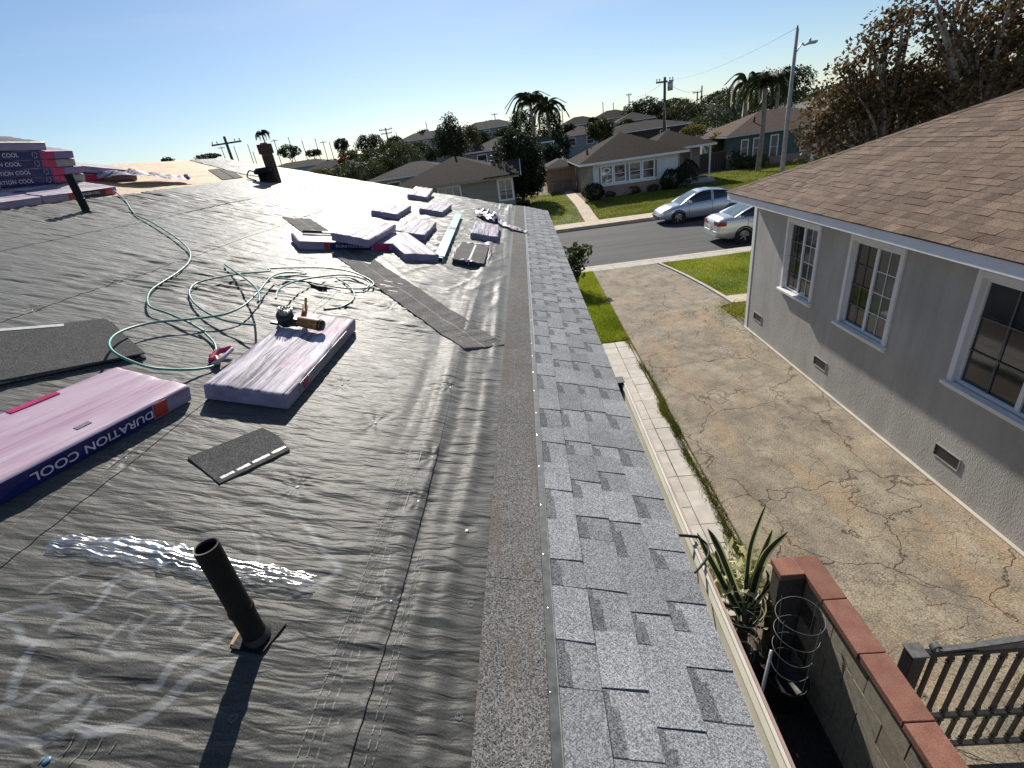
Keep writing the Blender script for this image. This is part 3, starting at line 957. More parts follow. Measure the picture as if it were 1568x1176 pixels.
def ysteps():
    a = np.concatenate([np.arange(-0.3, 0.45, 0.0095), np.arange(0.45, 1.35, 0.005), np.arange(1.35, 3.6, 0.0095)]); c = np.arange(3.6, 7.2, 0.0155); d = np.arange(7.2, YF, 0.034)
    return np.concatenate([[YB, -1.5], a, c, d, [YF]])
ys = ysteps()
for i in range(5):
    x1 = LAPS[i] + (0.0 if i else 0.06)
    x0 = LAPS[i + 1] - (0.07 if i < 4 else 0.0)
    xs = np.arange(x0, x1 + 0.001, 0.0065 if i in (1, 2) else 0.015); xs[-1] = x1
    GX, GY = np.meshgrid(xs, ys, indexing='ij')
    H = uh(GX, GY)
    if i:      # lower edge rides on the sheet below
        H = H + 0.0028 * sstep(x1 - 0.13, x1 - 0.05, GX) + 0.003 * sstep(x1 - 0.03, x1, GX) * (vnoise(GY * 1.3, GX * 0, 20 + i) > 0.35)
    wob = 0.008 * vnoise(GY * 0.7, GX * 0 + i, 40) * sstep(x1 - 0.1, x1, GX)
    GX2 = GX + wob
    GYc = np.where(GY > YF - 0.05, YF + 0.006 * vnoise(GX * 2.2, GY * 0, 50), GY)
    Z = rz(GX2) + H
    if i == 4:   # ragged upper edge, some OSB left bare by the street gable
        keep = None
    nX, nY = GX.shape
    idx = np.arange(nX * nY).reshape(nX, nY)
    F = np.stack([idx[:-1, :-1], idx[1:, :-1], idx[1:, 1:], idx[:-1, 1:]], -1).reshape(-1, 4)
    me = np_mesh('underlayment_sheet', np.stack([GX2, GYc, Z], -1).reshape(-1, 3), F, 'underlayment', smooth=True)
    if i in (1, 2):
        at_ = me.attributes.new('ink', 'FLOAT', 'POINT')
        at_.data.foreach_set('value', ink(GX2, GYc).astype(np.float32).ravel())
    link('underlayment_sheet', me, house)
# the last sheet's cover over the ridge by the street gable
xs = np.arange(XR + 0.02, -4.90, 0.03); yl = np.arange(9.75, YF, 0.03)
GX, GY = np.meshgrid(xs, yl, indexing='ij')
start = np.interp(GX, [XR, -5.0], [10.55, 9.55]) + 0.05 * vnoise(GX * 3, GX * 0, 61)
GY = np.maximum(GY, start)
Z = rz(GX) + uh(GX, GY) + 0.004
nX, nY = GX.shape; idx = np.arange(nX * nY).reshape(nX, nY)
F = np.stack([idx[:-1, :-1], idx[1:, :-1], idx[1:, 1:], idx[:-1, 1:]], -1).reshape(-1, 4)
link('underlayment_sheet', np_mesh('underlayment_sheet', np.stack([GX, GY, Z], -1).reshape(-1, 3), F, 'underlayment', smooth=True), house)

def under_z(x, y, d=0.0):
    return float(rz(x) + uh(x, y)) + d

# print on the underlayment: logo strokes, lap lines, nail targets
def ribbon(mb, poly, halfw, taper=True, d=0.0022, step=0.012):
    """poly: roof plan points, halfw in metres"""
    P = spline([(p[0], p[1], 0) for p in poly], 10)
    L = sum((P[i + 1] - P[i]).length for i in range(len(P) - 1))
    rows = []
    acc = 0
    for i, q in enumerate(P):
        t = (P[min(i + 1, len(P) - 1)] - P[max(i - 1, 0)])
        if t.length < 1e-9: continue
        t.normalize(); n = Vector((-t.y, t.x, 0))
        s = i / (len(P) - 1)
        k = halfw * (min(1, 0.25 + 5 * s, 0.25 + 5 * (1 - s)) if taper else 1)
        row = []
        for e in (-1, -0.33, 0.33, 1):
            x = q.x + n.x * k * e; y = q.y + n.y * k * e
            row.append((x, y))
        rows.append(row)
    A = np.array(rows)
    Z = rz(A[..., 0]) + uh(A[..., 0], A[..., 1]) + d
    mb.grid([[(A[i, j, 0], A[i, j, 1], Z[i, j]) for j in range(4)] for i in range(len(A))], flip=True)
for a_, c_ in (((470, 975), (375, 1115)), ((545, 1010), (440, 1160)), ((635, 1000), (550, 1125)), ((715, 1020), (670, 1080)), ((290, 1100), (250, 1150))):
    b = MB(); ribbon(b, zz([a_, c_]), 0.0018, False); b.build('printed_ray', 'print_grey', house, True)
# lap lines: one solid and two dashed, along each sheet
def dashline(x, y0, y1, dash, gap, hw):
    b = MB()
    y = y0
    while y < y1:
        ribbon(b, [(x, y), (x, min(y + dash, y1))], hw, False, 0.0022)
        y += dash + gap
    tag(b.build('printed_lap_line', 'print_white', house, True), kind='stuff')
dashline(-0.592, -0.1, 2.2, 2.0, 0.01, 0.0022)
dashline(-0.612, -0.1, 2.0, 0.022, 0.012, 0.0016)
dashline(-0.632, -0.1, 2.0, 0.018, 0.016, 0.0016)
dashline(-0.652, -0.1, 1.8, 0.022, 0.012, 0.0016)
dashline(-0.503, -0.1, 1.2, 0.02, 0.012, 0.0016)
dashline(-0.486, -0.1, 1.2, 0.016, 0.016, 0.0014)
dashline(-1.65, -0.1, 4.0, 2.0, 0.02, 0.0018)
dashline(-1.70, -0.1, 2.6, 0.03, 0.016, 0.0016)
dashline(-2.99, 1.0, 5.5, 2.2, 0.02, 0.002)
def ringmark(cx, cy, r, hw):
    ribbon(b, [(cx + r * math.cos(t), cy + r * math.sin(t)) for t in np.linspace(0, 6.3, 13)], hw, False, 0.0022)
for q in ((704, 1100), (536, 1126), (563, 1022), (588, 940), (361, 1105), (722, 928), (617, 890)):
    b = MB(); cx, cy = on_roof(*q)
    ringmark(cx, cy, 0.0085, 0.0009); tm = b.build('printed_nail_target', 'print_white', house, True)
    b = MB(); ringmark(cx, cy, 0.0045, 0.0007); b.build('inner_ring', 'print_white', tm, True)
# cap nails
for k, (cx, cy) in enumerate(CAPS):
    b = MB()
    b.lathe([(0.0001, 0.0022), (0.004, 0.002), (0.007, 0.0012), (0.0085, -0.001)], Matrix.Translation((cx, cy, under_z(cx, cy, 0.0015))), 14)
    b.build('cap_nail', 'cap_blue' if k in (1, 2, 10) else 'seal_white', house, True)

# ---- eave shingles: four courses of laminated tabs, upper course lapped over the lower
EXP = (XE + 0.072) / 4
def tab(y0, y1, xl, xu, base, th, band, skew, top=1):
    """one tab from lower edge xl up to xu; its top face carries a darker printed band along the upper edge if band"""
    b = MB()
    f = lambda x, d: rz(x) + d
    xb = xu + (xl - xu) * 0.30
    lo0, lo1 = y0 + skew, y1 + skew
    b.hexa([(xu, y0, f(xu, base - 0.004)), (xl, lo0, f(xl, base - 0.004)), (xl, lo1, f(xl, base - 0.004)), (xu, y1, f(xu, base - 0.004)),
            (xu, y0, f(xu, base + th * 0.5)), (xl, lo0, f(xl, base + th)), (xl, lo1, f(xl, base + th)), (xu, y1, f(xu, base + th * 0.5))], 0)
    if band:
        w = min(0.04, (y1 - y0) * 0.35)
        e = 0.0006
        # shadow-line granules: along the upper edge and down the side next to the raised tab
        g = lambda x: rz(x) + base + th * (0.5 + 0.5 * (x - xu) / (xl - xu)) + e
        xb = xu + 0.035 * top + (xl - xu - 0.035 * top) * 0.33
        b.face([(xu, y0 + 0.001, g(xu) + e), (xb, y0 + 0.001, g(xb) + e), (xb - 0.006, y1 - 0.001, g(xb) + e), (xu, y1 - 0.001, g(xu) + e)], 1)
    # dark asphalt butt edge
    return b
rs = random.Random(11)
tabs = []
for row in range(4):
    xl = XE - EXP * row + (0.012 if row == 0 else 0)
    xu = xl - EXP - (0.035 if row < 3 else -0.0145)
    y = YB + 0.8 * rs.random()
    raised = True
    while y < YF:
        L = rs.uniform(0.11, 0.24) if raised else rs.uniform(0.09, 0.20)
        y1 = min(y + L, YF + 0.012)
        if y1 - y > 0.02:
            tabs.append((row, y, y1, xl, xu, raised))
        y = y1; raised = not raised
far_mb = MB(); nt_ = 0
for (row, y0, y1, xl, xu, raised) in sorted(tabs, key=lambda t: abs(t[1] - 0.9)):
    base = 0.006 + 0.0055 * row
    th = (0.0092 if raised else 0.0055)
    sk = rs.uniform(-0.006, 0.006) if raised else 0.0
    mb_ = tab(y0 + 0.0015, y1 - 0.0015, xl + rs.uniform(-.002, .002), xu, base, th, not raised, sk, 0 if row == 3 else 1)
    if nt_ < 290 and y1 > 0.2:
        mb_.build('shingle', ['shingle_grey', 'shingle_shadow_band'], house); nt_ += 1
    else:
        o_ = len(far_mb.v)
        far_mb.v += mb_.v; far_mb.f += [tuple(i + o_ for i in f) for f in mb_.f]; far_mb.mi += mb_.mi; far_mb.t += mb_.t
if far_mb.f:
    tag(far_mb.build('shingle_course_rest', ['shingle_grey', 'shingle_shadow_band'], house), kind='stuff')
# headlap of the top course in metre lengths, its seal strip and its nails
y = YB; k = 0
xa, xb2 = -0.272, -0.088
while y < YF:
    y1 = min(y + 1.0 if k else y + 1.13, YF + 0.01)
    b = MB()
    d = 0.021
    b.hexa([(xa, y + .002, rz(xa) + 0.004), (xb2, y + .002, rz(xb2) + 0.004), (xb2, y1, rz(xb2) + 0.004), (xa, y1, rz(xa) + 0.004),
            (xa, y + .002, rz(xa) + 0.0175), (xb2, y + .002, rz(xb2) + 0.026), (xb2, y1, rz(xb2) + 0.026), (xa, y1, rz(xa) + 0.0175)])
    o = b.build('shingle_headlap', 'shingle_headlap', house)
    b = MB()
    b.hexa([(xb2 + .001, y, rz(xb2) + 0.01), (-0.063, y, rz(-0.063) + 0.01), (-0.063, y1, rz(-0.063) + 0.01), (xb2 + .001, y1, rz(xb2) + 0.01),
            (xb2 + .001, y, rz(xb2) + 0.0275), (-0.063, y, rz(-0.063) + 0.0295), (-0.063, y1, rz(-0.063) + 0.0295), (xb2 + .001, y1, rz(xb2) + 0.0275)])
    s_ = b.build('seal_strip', 'seal_strip', o)
    b = MB()
    b.hexa([(-0.0625, y, rz(-0.0625) + 0.01), (-0.0585, y, rz(-0.0585) + 0.01), (-0.0585, y1, rz(-0.0585) + 0.01), (-0.0625, y1, rz(-0.0625) + 0.01),
            (-0.0625, y, rz(-0.0625) + 0.0302), (-0.0585, y, rz(-0.0585) + 0.0302), (-0.0585, y1, rz(-0.0585) + 0.0302), (-0.0625, y1, rz(-0.0625) + 0.0302)])
    b.build('seal_edge', 'seal_white' if y > 2.2 else 'seal_strip_pale', o)
    if y1 > 0.2:
        for t in (0.12, 0.38, 0.64, 0.9):
            yn = y + (y1 - y) * t; xn = -0.079 + rs.uniform(-.004, .004)
            b = MB(); b.lathe([(0.0001, 0.0012), (0.002, 0.001), (0.003, 0.0)], Matrix.Translation((xn, yn, rz(xn) + 0.0285)), 8)
            b.build('roofing_nail', 'nail_steel', o)
    y = y1; k += 1

# ---- gutter along the near part of the eave
gt = MB()
prof = [(0.0, -0.015), (0.0, -0.10), (0.012, -0.105), (0.06, -0.105), (0.072, -0.075), (0.078, -0.05), (0.07, -0.03), (0.084, -0.018), (0.084, -0.006), (0.074, -0.006), (0.074, -0.016), (0.062, -0.03), (0.068, -0.05), (0.06, -0.078), (0.054, -0.092), (0.012, -0.095), (0.008, -0.015)]
x0 = XE - 0.012; z0 = rz(XE) - 0.01
P = [[(x0 + u, y, z0 + w - 0.006 * (2.9 - y)) for (u, w) in prof + prof[:1]] for y in (YB, 0.0, 1.2, 2.4, 2.88)]
gt.grid(P)
go = gt.build('gutter', 'gutter_cream', house)
gt = MB()   # pinkish outer lip line
P = [[(x0 + u, y, z0 + w - 0.006 * (2.9 - y)) for (u, w) in ((0.0845, -0.03), (0.0925, -0.03), (0.0925, -0.001), (0.0845, -0.001), (0.0845, -0.03))] for y in (YB, 0, 2.4, 2.85)]
gt.grid(P); gt.build('gutter_lip', 'drip_pink', go)
gt = MB(); gt.box(x0 + 0.005, x0 + 0.083, 2.86, 2.95, z0 - 0.1, z0 - 0.004)
gt.build('gutter_end_cap', 'rubber_black', go)
gt = MB()
gt.tube([(x0 - 0.006, 1.46, z0 + 0.018), (x0 + 0.05, 1.455, z0 + 0.012), (x0 + 0.098, 1.45, z0 + 0.004)], 0.006, 8)
gt.tube(spline([(x0 + 0.098, 1.45, z0 + 0.004), (x0 + 0.13, 1.43, z0 - 0.02), (x0 + 0.115, 1.37, z0 - 0.015), (x0 + 0.06, 1.30, z0 + 0.005), (x0 + 0.03, 1.27, z0 + 0.012)]), 0.0045, 6)
gt.build('strap', 'rubber_black', go, True)

# ---- vents and chimney standing out of the roof
def vent_pipe(x, y, r, h, flash=True):
    z = rz(x)
    b = MB()
    b.lathe([(r, -0.05), (r, h * 0.33), (r * 1.10, h * 0.34), (r * 1.10, h * 0.37), (r, h * 0.38), (r, h), (r * 0.84, h), (r * 0.84, h - 0.02), (r * 0.84, h - 0.10), (0.0002, h - 0.10)], Matrix.Translation((x, y, z)), 28)
    o = b.build('vent_pipe', 'pipe_black', house, True)
    md = o.modifiers.new('edge', 'EDGE_SPLIT'); md.split_angle = math.radians(35)
    b = MB()
    b.lathe([(r * 1.02, h + 0.0008), (r * 0.86, h + 0.0008), (r * 0.83, h - 0.004)], Matrix.Translation((x, y, z)), 28)
    b.build('pipe_rim', 'pipe_mouth', o, True)
    b = MB()
    p = []
    a = r * 1.55
    c = [(x - a, y - a * 0.9), (x + a * 0.8, y - a * 1.0), (x + a * 1.3, y + a * 1.0), (x - a * 0.9, y + a * 1.1)]
    for d in (0.004, 0.0105): p += [(q[0], q[1], rz(q[0]) + d + 0.004) for q in c]
    b.hexa(p); b.build('flashing_patch', 'pipe_black', o)
    b = MB(); b.lathe([(r * 1.30, 0.0), (r * 1.2, 0.006), (r * 1.06, 0.016), (r * 1.02, 0.018)], Matrix.Translation((x, y, z + 0.010)), 24)
    b.build('collar', 'rubber_black', o, True)
    return o
vp = vent_pipe(-0.862, 0.845, 0.029, 0.345)
b = MB()
c = [(-0.915, 0.815), (-0.903, 0.815), (-0.903, 0.855), (-0.915, 0.855)]
b.hexa([(q[0], q[1], rz(q[0]) + 0.004) for q in c] + [(q[0], q[1], rz(q[0]) + 0.0135) for q in c])
b.build('cut_edge', 'raw_timber', vp)
vpx, vpy = on_roof(134, 326)
vent_pipe(vpx, vpy, 0.036, 0.37)

# brick chimney with corbelled head near the street gable
cx, cy = on_roof(424, 279)
b = MB(); b.box(cx - 0.07, cx + 0.07, cy - 0.1, cy + 0.04, rz(cx) - 0.15, rz(cx) + 0.50)
ch = b.build('chimney', 'mortar', house)
bk = MB(); bk.box(-0.5, 0.5, -0.02, 0.02, -0.0205, 0.0205)
bme = bk.mesh('brick', 'brick_red')
def brick(px_, py_, z, L_, rot):
    o = link('brick', bme, ch, True)
    o.location = (px_, py_, z); o.rotation_euler = (0, 0, math.pi / 2 * rot); o.scale = (L_, 1, 1)
for r_ in range(12):
    z = rz(cx) - 0.08 + r_ * 0.046
    cuts = (-0.074, -0.02, 0.074) if r_ % 2 else (-0.074, 0.02, 0.074)
    for a0, a1 in zip(cuts, cuts[1:]):
        brick(cx + (a0 + a1) / 2, cy - 0.085, z, a1 - a0 - 0.008, 0)
    cuts = (-0.064, -0.01, 0.04) if r_ % 2 else (-0.064, 0.04)
    for a0, a1 in zip(cuts, cuts[1:]):
        for sx in (-1, 1):
            brick(cx + sx * 0.055, cy + (a0 + a1) / 2, z, a1 - a0 - 0.008, 1)
b = MB(); b.box(cx - 0.095, cx + 0.095, cy - 0.125, cy + 0.065, rz(cx) + 0.475, rz(cx) + 0.63)
b.build('chimney_head', 'brick_red', ch, bevel=0.006)
b = MB(); b.box(cx - 0.045, cx + 0.045, cy - 0.075, cy + 0.015, rz(cx) + 0.61, rz(cx) + 0.65)
b.build('flue', 'rubber_black', ch)
# squat black vent hood beside it
vx, vy = on_roof(408, 279)
b = MB()
b.lathe([(0.10, -0.03), (0.10, 0.14), (0.155, 0.15), (0.155, 0.20), (0.1, 0.24), (0.001, 0.245)], Matrix.Translation((vx, vy, rz(vx))), 20)
b.build('vent_hood', 'pipe_black', house, True)
b = MB()
b.tube(spline([(vx - 0.1, vy, rz(vx) + 0.16), (vx - 0.26, vy + 0.05, rz(vx) + 0.22), (vx - 0.28, vy - 0.05, rz(vx) + 0.12), (vx - 0.12, vy - 0.1, rz(vx) + 0.05)]), 0.012, 6)
b.build('bracket', 'pipe_black', house, True)

# ---- strip of shingles laid slantwise over the underlayment
A0 = Vector((-2.98, 6.45, 0)); A1 = Vector((-0.40, 3.08, 0))
dr = (A1 - A0).normalized(); nn = Vector((-dr.y, dr.x, 0))
Ls = (A1 - A0).length
k = 0; s = 0.0
while s < Ls - 0.05:
    e = min(s + 0.98, Ls)
    for (w0, w1, mt, h) in ((-0.165, -0.007, 'shingle_headlap', 0.016), (0.007, 0.165, 'shingle_headlap', 0.013), (-0.0065, 0.0065, 'seal_strip_pale', 0.0142)):
        b = MB()
        ns = 12
        for q in range(ns):
            s0 = s + (e - s) * q / ns; s1 = s + (e - s) * (q + 1) / ns - (0.004 if q == ns - 1 else 0)
            c = [A0 + dr * s0 + nn * w0, A0 + dr * s1 + nn * w0, A0 + dr * s1 + nn * w1, A0 + dr * s0 + nn * w1]
            c = c[::-1]
            zb = [rz(v.x) + 0.004 for v in c]; zt = [under_z(v.x, v.y, h * 0.55) for v in c]
            b.hexa([(v.x, v.y, z_) for v, z_ in zip(c, zb)] + [(v.x, v.y, z_) for v, z_ in zip(c, zt)])
        b.build('strip_shingle', mt, house)
    s = e; k += 1
# two loose grey shingle lengths on the OSB by the gable
for (q, nm) in ((((319, 261), (333, 259), (358, 274), (341, 276)), 0), (((334, 259), (357, 263), (372, 272), (360, 274)), 1)):
    pts = [on_roof(*t) for t in q]
    b = MB(); b.hexa([(x, y, rz(x) + 0.001) for x, y in pts] + [(x, y, rz(x) + 0.012) for x, y in pts])
    b.build('strip_shingle', 'shingle_headlap', house)

# ================================================================== THINGS LYING ON THE ROOF
EXV = Vector((math.cos(TH), 0, -math.sin(TH))); EYV = Vector((0, 1, 0)); EZV = Vector((math.sin(TH), 0, math.cos(TH)))
def roof_matrix(x, y, h=0.0, yaw=0.0, tilt=0.0, roll=0.0):
    M = Matrix.Identity(4)
    for i in range(3):
        M[i][0] = EXV[i]; M[i][1] = EYV[i]; M[i][2] = EZV[i]
    M = Matrix.Translation(Vector((x, y, rz(x))) + EZV * h) @ M
    return M @ Matrix.Rotation(yaw, 4, 'Z') @ Matrix.Rotation(tilt, 4, 'X') @ Matrix.Rotation(roll, 4, 'Y')
BL, BW, BT = 1.08, 0.385, 0.084
def bundle_body(seed, wrinkle=0.0042):
    """wrapped bundle: x across, y along, z up from its underside"""
    nx, ny = 22, 40
    b = MB()
    def pt(u, v, top):
        x = (u - 0.5) * BW; y = (v - 0.5) * BL
        ed = min(u, 1 - u) * BW; en = min(v, 1 - v) * BL
        rnd = 0.006 * (max(0, 1 - ed / 0.008) ** 2 + max(0, 1 - en / 0.010) ** 2)
        if top:
            w = float(vnoise(x * 26 + seed * 3.1 + 0.8 * vnoise(y * 2, x * 3, seed), y * 1.6 + seed, 70 + seed)) * wrinkle
            w += float(vnoise(x * 60, y * 5 + seed, 71 + seed)) * wrinkle * 0.35
            return (x, y, BT - rnd + w * (1 - max(0, 1 - ed / 0.02)))
        return (x, y, 0.001 + rnd * 0.6)
    us = [0, .012, .04] + list(np.linspace(.08, .92, nx - 6)) + [.96, .988, 1]
    vs = [0, .005, .015] + list(np.linspace(.04, .96, ny - 6)) + [.985, .995, 1]
    b.grid([[pt(u, v, True) for v in vs] for u in us])
    bot = [[pt(u, v, False) for v in vs] for u in us]
    b.grid(bot, flip=True)
    def side(line_t, line_b, flip, sd):
        mid = []
        for (p, q) in zip(line_t, line_b):
            mid.append([p, tuple((np.array(p) * 2 + np.array(q)) / 3), tuple((np.array(p) + np.array(q) * 2) / 3), q])
        b.grid(mid, 1, flip=flip)
    side([pt(u, 0, True) for u in us], [pt(u, 0, False) for u in us], True, 0)
    side([pt(u, 1, True) for u in us], [pt(u, 1, False) for u in us], False, 1)
    side([pt(0, v, True) for v in vs], [pt(0, v, False) for v in vs], False, 2)
    side([pt(1, v, True) for v in vs], [pt(1, v, False) for v in vs], True, 3)
    return b
BODY = {}
for s in range(4):
    BODY['white%d' % s] = bundle_body(s).mesh('wrap', ['wrap_white', 'wrap_side_shaded'], True)
BODY['pink0'] = bundle_body(9, 0.0035).mesh('wrap', ['wrap_pink', 'wrap_side_shaded'], True)
WORDS = [text_mesh(w_, 'letter_white', 0.075) for w_ in ('DURATION', 'COOL')]
WW = [max(v.co.x for v in q.vertices) - min(v.co.x for v in q.vertices) for q in WORDS]
LETTER_W = sum(WW) + 0.03
def side_plate(root, name, y0, y1, z0, z1, mat, sx=1, d=0.0015):
    """thin printed film band on the long side (sx = +1 downslope, -1 upslope)"""
    b = MB()
    X0 = BW / 2 + 0.0005; X1 = BW / 2 + d + 0.0015
    n = 10
    P = [(y0 + (y1 - y0) * i / n) for i in range(n + 1)]
    out = [[(sx * (X1 + 0.0012 * random.uniform(-1, 1)), y, z) for z in (z0, (z0 + z1) / 2, z1)] for y in P]
    b.grid(out)
    for (i0, z) in ((0, z0), (2, z1)):
        b.grid([[(sx * X0, y, z) for y in P], [out[i][i0] for i in range(n + 1)]])
    b.box(sx * X0 - 0.0003, sx * X0 + 0.0003, y0, y1, z0, z1)
    return b.build(name, mat, root, False, True)
def side_letters(root, yc, zc, length, sx=1, updown=False):
    s = length / LETTER_W
    X = BW / 2 + 0.0062
    # text x axis along y; reading side faces +-x
    if sx > 0: M = Matrix(((0, 0, 1, X), (1, 0, 0, yc), (0, 1, 0, zc), (0, 0, 0, 1)))
    else: M = Matrix(((0, 0, -1, -X), (-1, 0, 0, yc), (0, 1, 0, zc), (0, 0, 0, 1)))
    if updown: M = M @ Matrix.Rotation(math.pi, 4, 'Z')
    xo = -LETTER_W / 2
    for me_, w_ in zip(WORDS, WW):
        o = link('lettering', me_, root, True)
        o.matrix_basis = M @ Matrix.Translation(((xo + w_ / 2) * s, 0, 0)) @ Matrix.Diagonal((s, s * 0.86, 1, 1))
        xo += w_ + 0.03
def bundle(x, y, h, yaw, label, body='white0', group='wrapped shingle bundles on the roof', tilt=0.0, roll=0.0):
    r = thing('shingle_bundle', None, label, 'shingle bundle', group, roof_matrix(x, y, h, yaw, tilt, roll))
    link('wrap', BODY[body], r, True)
    return r
U = 0.0125      # clearance of the wrinkled sheet
b1 = bundle(-1.435, 2.51, U, 0.01, 'white shingle bundle with wrinkled top under the orange nail gun', 'white0')
side_plate(b1, 'film_band', -0.40, 0.34, 0.014, 0.075, 'film_grey')
side_plate(b1, 'brand_mark', -0.36, -0.30, 0.02, 0.07, 'film_magenta', d=0.004)
b2 = bundle(-1.945, 1.45, U, -0.20, 'pink topped shingle bundle with navy lettered side at the left picture edge', 'pink0')
side_plate(b2, 'film_band', -0.54, 0.34, 0.006, 0.078, 'film_navy')
side_plate(b2, 'brand_mark', 0.35, 0.41, 0.012, 0.077, 'film_red', d=0.003)
side_letters(b2, 0.10, 0.043, 0.47, 1, True)
for (ux, uy, w, l) in ((0.115, 0.12, 0.02, 0.055),):
    b = MB(); b.box(ux - w / 2, ux + w / 2, uy - l / 2, uy + l / 2, BT - 0.002, BT + 0.0026)
    b.build('printed_panel', 'panel_grey', b2, False, True)
b = MB(); b.box(-0.186, -0.160, 0.08, 0.26, BT - 0.002, BT + 0.0026); b.build('printed_panel', 'film_magenta', b2, False, True)

b3 = bundle(-2.02, 5.38, U, -0.98, 'shingle bundle with navy lettered side lying slantwise at the left of the loose group', 'white1')
side_plate(b3, 'film_band', -0.24, 0.20, 0.008, 0.078, 'film_navy')
side_plate(b3, 'brand_mark', -0.30, -0.25, 0.012, 0.077, 'film_red')
side_plate(b3, 'film_end', 0.22, 0.40, 0.008, 0.077, 'film_magenta')
side_letters(b3, 0.0, 0.046, 0.36, 1)
b4 = bundle(-1.89, 5.62, U + BT + 0.012, -0.03, 'large shingle bundle lying on top of the slantwise one', 'white2', roll=0.03)
side_plate(b4, 'film_band', -0.30, 0.40, 0.008, 0.077, 'film_lilac')
b5 = bundle(-1.46, 5.66, U, 0.52, 'turned shingle bundle beside the dull teal metal flashing', 'white3')
b6 = bundle(-1.55, 6.78, U, 0.02, 'shingle bundle behind the turned one beside the metal flashing', 'white1')
b7 = bundle(-2.15, 8.0, U, 0.01, 'shingle bundle furthest upslope in the loose group', 'white0')
b8 = bundle(-1.62, 8.94, U, -0.02, 'shingle bundle behind the far end of the metal flashing', 'white2')
b9 = bundle(-2.16, 10.5, U + 0.03, 0.05, 'farthest shingle bundle next to the street gable end', 'white3', tilt=0.05)
b10 = bundle(-0.68, 7.45, U, 0.02, 'lone shingle bundle near the eave below the purple film', 'white1')

# opened bundle: bare shingles in torn film
ob = thing('opened_bundle', None, 'opened shingle bundle with bare black shingles in torn pink film', 'shingle bundle', 'wrapped shingle bundles on the roof', roof_matrix(-0.73, 5.82, U, 0.0))
for k in range(5):
    b = MB(); j = random.uniform(-.008, .008)
    b.box(-0.175 + j, -0.004 + j, -0.5 + j, 0.5 + j, 0.004 + k * 0.011, 0.0135 + k * 0.011)
    b.box(0.004 + j, 0.175 + j, -0.5 + j, 0.5 + j, 0.004 + k * 0.011, 0.0135 + k * 0.011)
    b.build('shingle', 'shingle_dark' if k < 4 else 'shingle_headlap', ob, False, True)
b = MB(); b.box(-0.0035, 0.0035, -0.5, 0.5, 0.004, 0.0570); b.box(-0.012, 0.012, -0.44, 0.42, 0.0572, 0.0592)
b.build('seal_strip', 'seal_white', ob, False, True)
def crumple(name, pts, w, mat, root, seed, h=0.03, local=True):
    P = spline(pts, 10)
    rows = []
    for i, q in enumerate(P):
        t = (P[min(i + 1, len(P) - 1)] - P[max(i - 1, 0)]).normalized()
        n = Vector((-t.y, t.x, 0))
        s = i / (len(P) - 1)
        k = w * (0.45 + 0.55 * math.sin(math.pi * min(1, max(0.08, s))))
        row = []
        for e in np.linspace(-1, 1, 7):
            zz_ = 0.5 * h * (1 + float(vnoise(i * 0.55 + seed, e * 2.3, seed))) * (1 - 0.55 * abs(e)) + 0.004
            row.append(q + n * k * e + Vector((0, 0, zz_)))
        rows.append(row)
    b = MB(); b.grid(rows, flip=True)
    return b.build(name, mat, root, True, local)
crumple('torn_film', [(-0.18, 0.45, 0.02), (0.0, 0.53, 0.05), (0.19, 0.50, 0.045)], 0.05, 'wrap_pink', ob, 3)
crumple('torn_film', [(-0.19, 0.52, 0.02), (-0.20, 0.1, 0.035), (-0.19, -0.35, 0.02)], 0.03, 'wrap_white', ob, 4)
crumple('torn_film', [(-0.10, -0.50, 0.045), (0.05, -0.51, 0.055), (0.18, -0.46, 0.03)], 0.03, 'wrap_pink', ob, 5)
crumple('torn_film', [(0.19, -0.5, 0.01), (0.2, 0, 0.02), (0.19, 0.45, 0.03)], 0.02, 'wrap_white', ob, 6)

# bundles stacked by the ridge: one below, four in a stack upon it, and a dark one on top
sb = bundle(-5.19, 5.74, 0.002, 0.05, 'lowest shingle bundle jutting out below the ridge stack', 'white1', 'bundles stacked by the ridge')
side_plate(sb, 'film_band', -0.10, 0.34, 0.006, 0.077, 'film_black')
side_plate(sb, 'brand_mark', -0.20, -0.13, 0.008, 0.077, 'film_red')
side_plate(sb, 'film_end', 0.345, 0.46, 0.006, 0.077, 'film_magenta')
side_letters(sb, 0.09, 0.045, 0.33, 1)
for k in range(4):
    off = (0.02, 0.0, -0.10, -0.115)[k]
    yk = 5.76 + off
    q = bundle(-5.58 + 0.012 * k, yk, 0.002 + (0 if k < 0 else 0.0885) * (k + 1), 0.0,
               ('bottom bundle of the navy ridge stack with its lettering in view', 'second bundle from the bottom of the navy ridge stack', 'third bundle from the bottom of the navy ridge stack', 'fourth bundle of the navy ridge stack under the dark one')[k],
               'white%d' % ((k + 2) % 4), 'bundles stacked by the ridge')
    side_plate(q, 'film_band', -0.535, 0.10, 0.004, 0.077, 'film_navy')
    side_plate(q, 'film_red_band', 0.11, 0.27, 0.004, 0.077, 'film_magenta')
    side_plate(q, 'film_end', 0.275, 0.53, 0.004, 0.077, 'film_lilac' if k % 2 else 'film_grey')
    side_letters(q, -0.42 + 0.0 * k, 0.046, 0.52, 1)
    b = MB()
    for a0 in (0.0, 2.2, 4.3):
        b.tube([(BW / 2 + 0.006, 0.03 + 0.028 * math.cos(a0 + t), 0.046 + 0.028 * math.sin(a0 + t)) for t in np.linspace(0, 1.5, 8)], 0.0022, 5)
    b.build('emblem', 'letter_white', q, False, True)
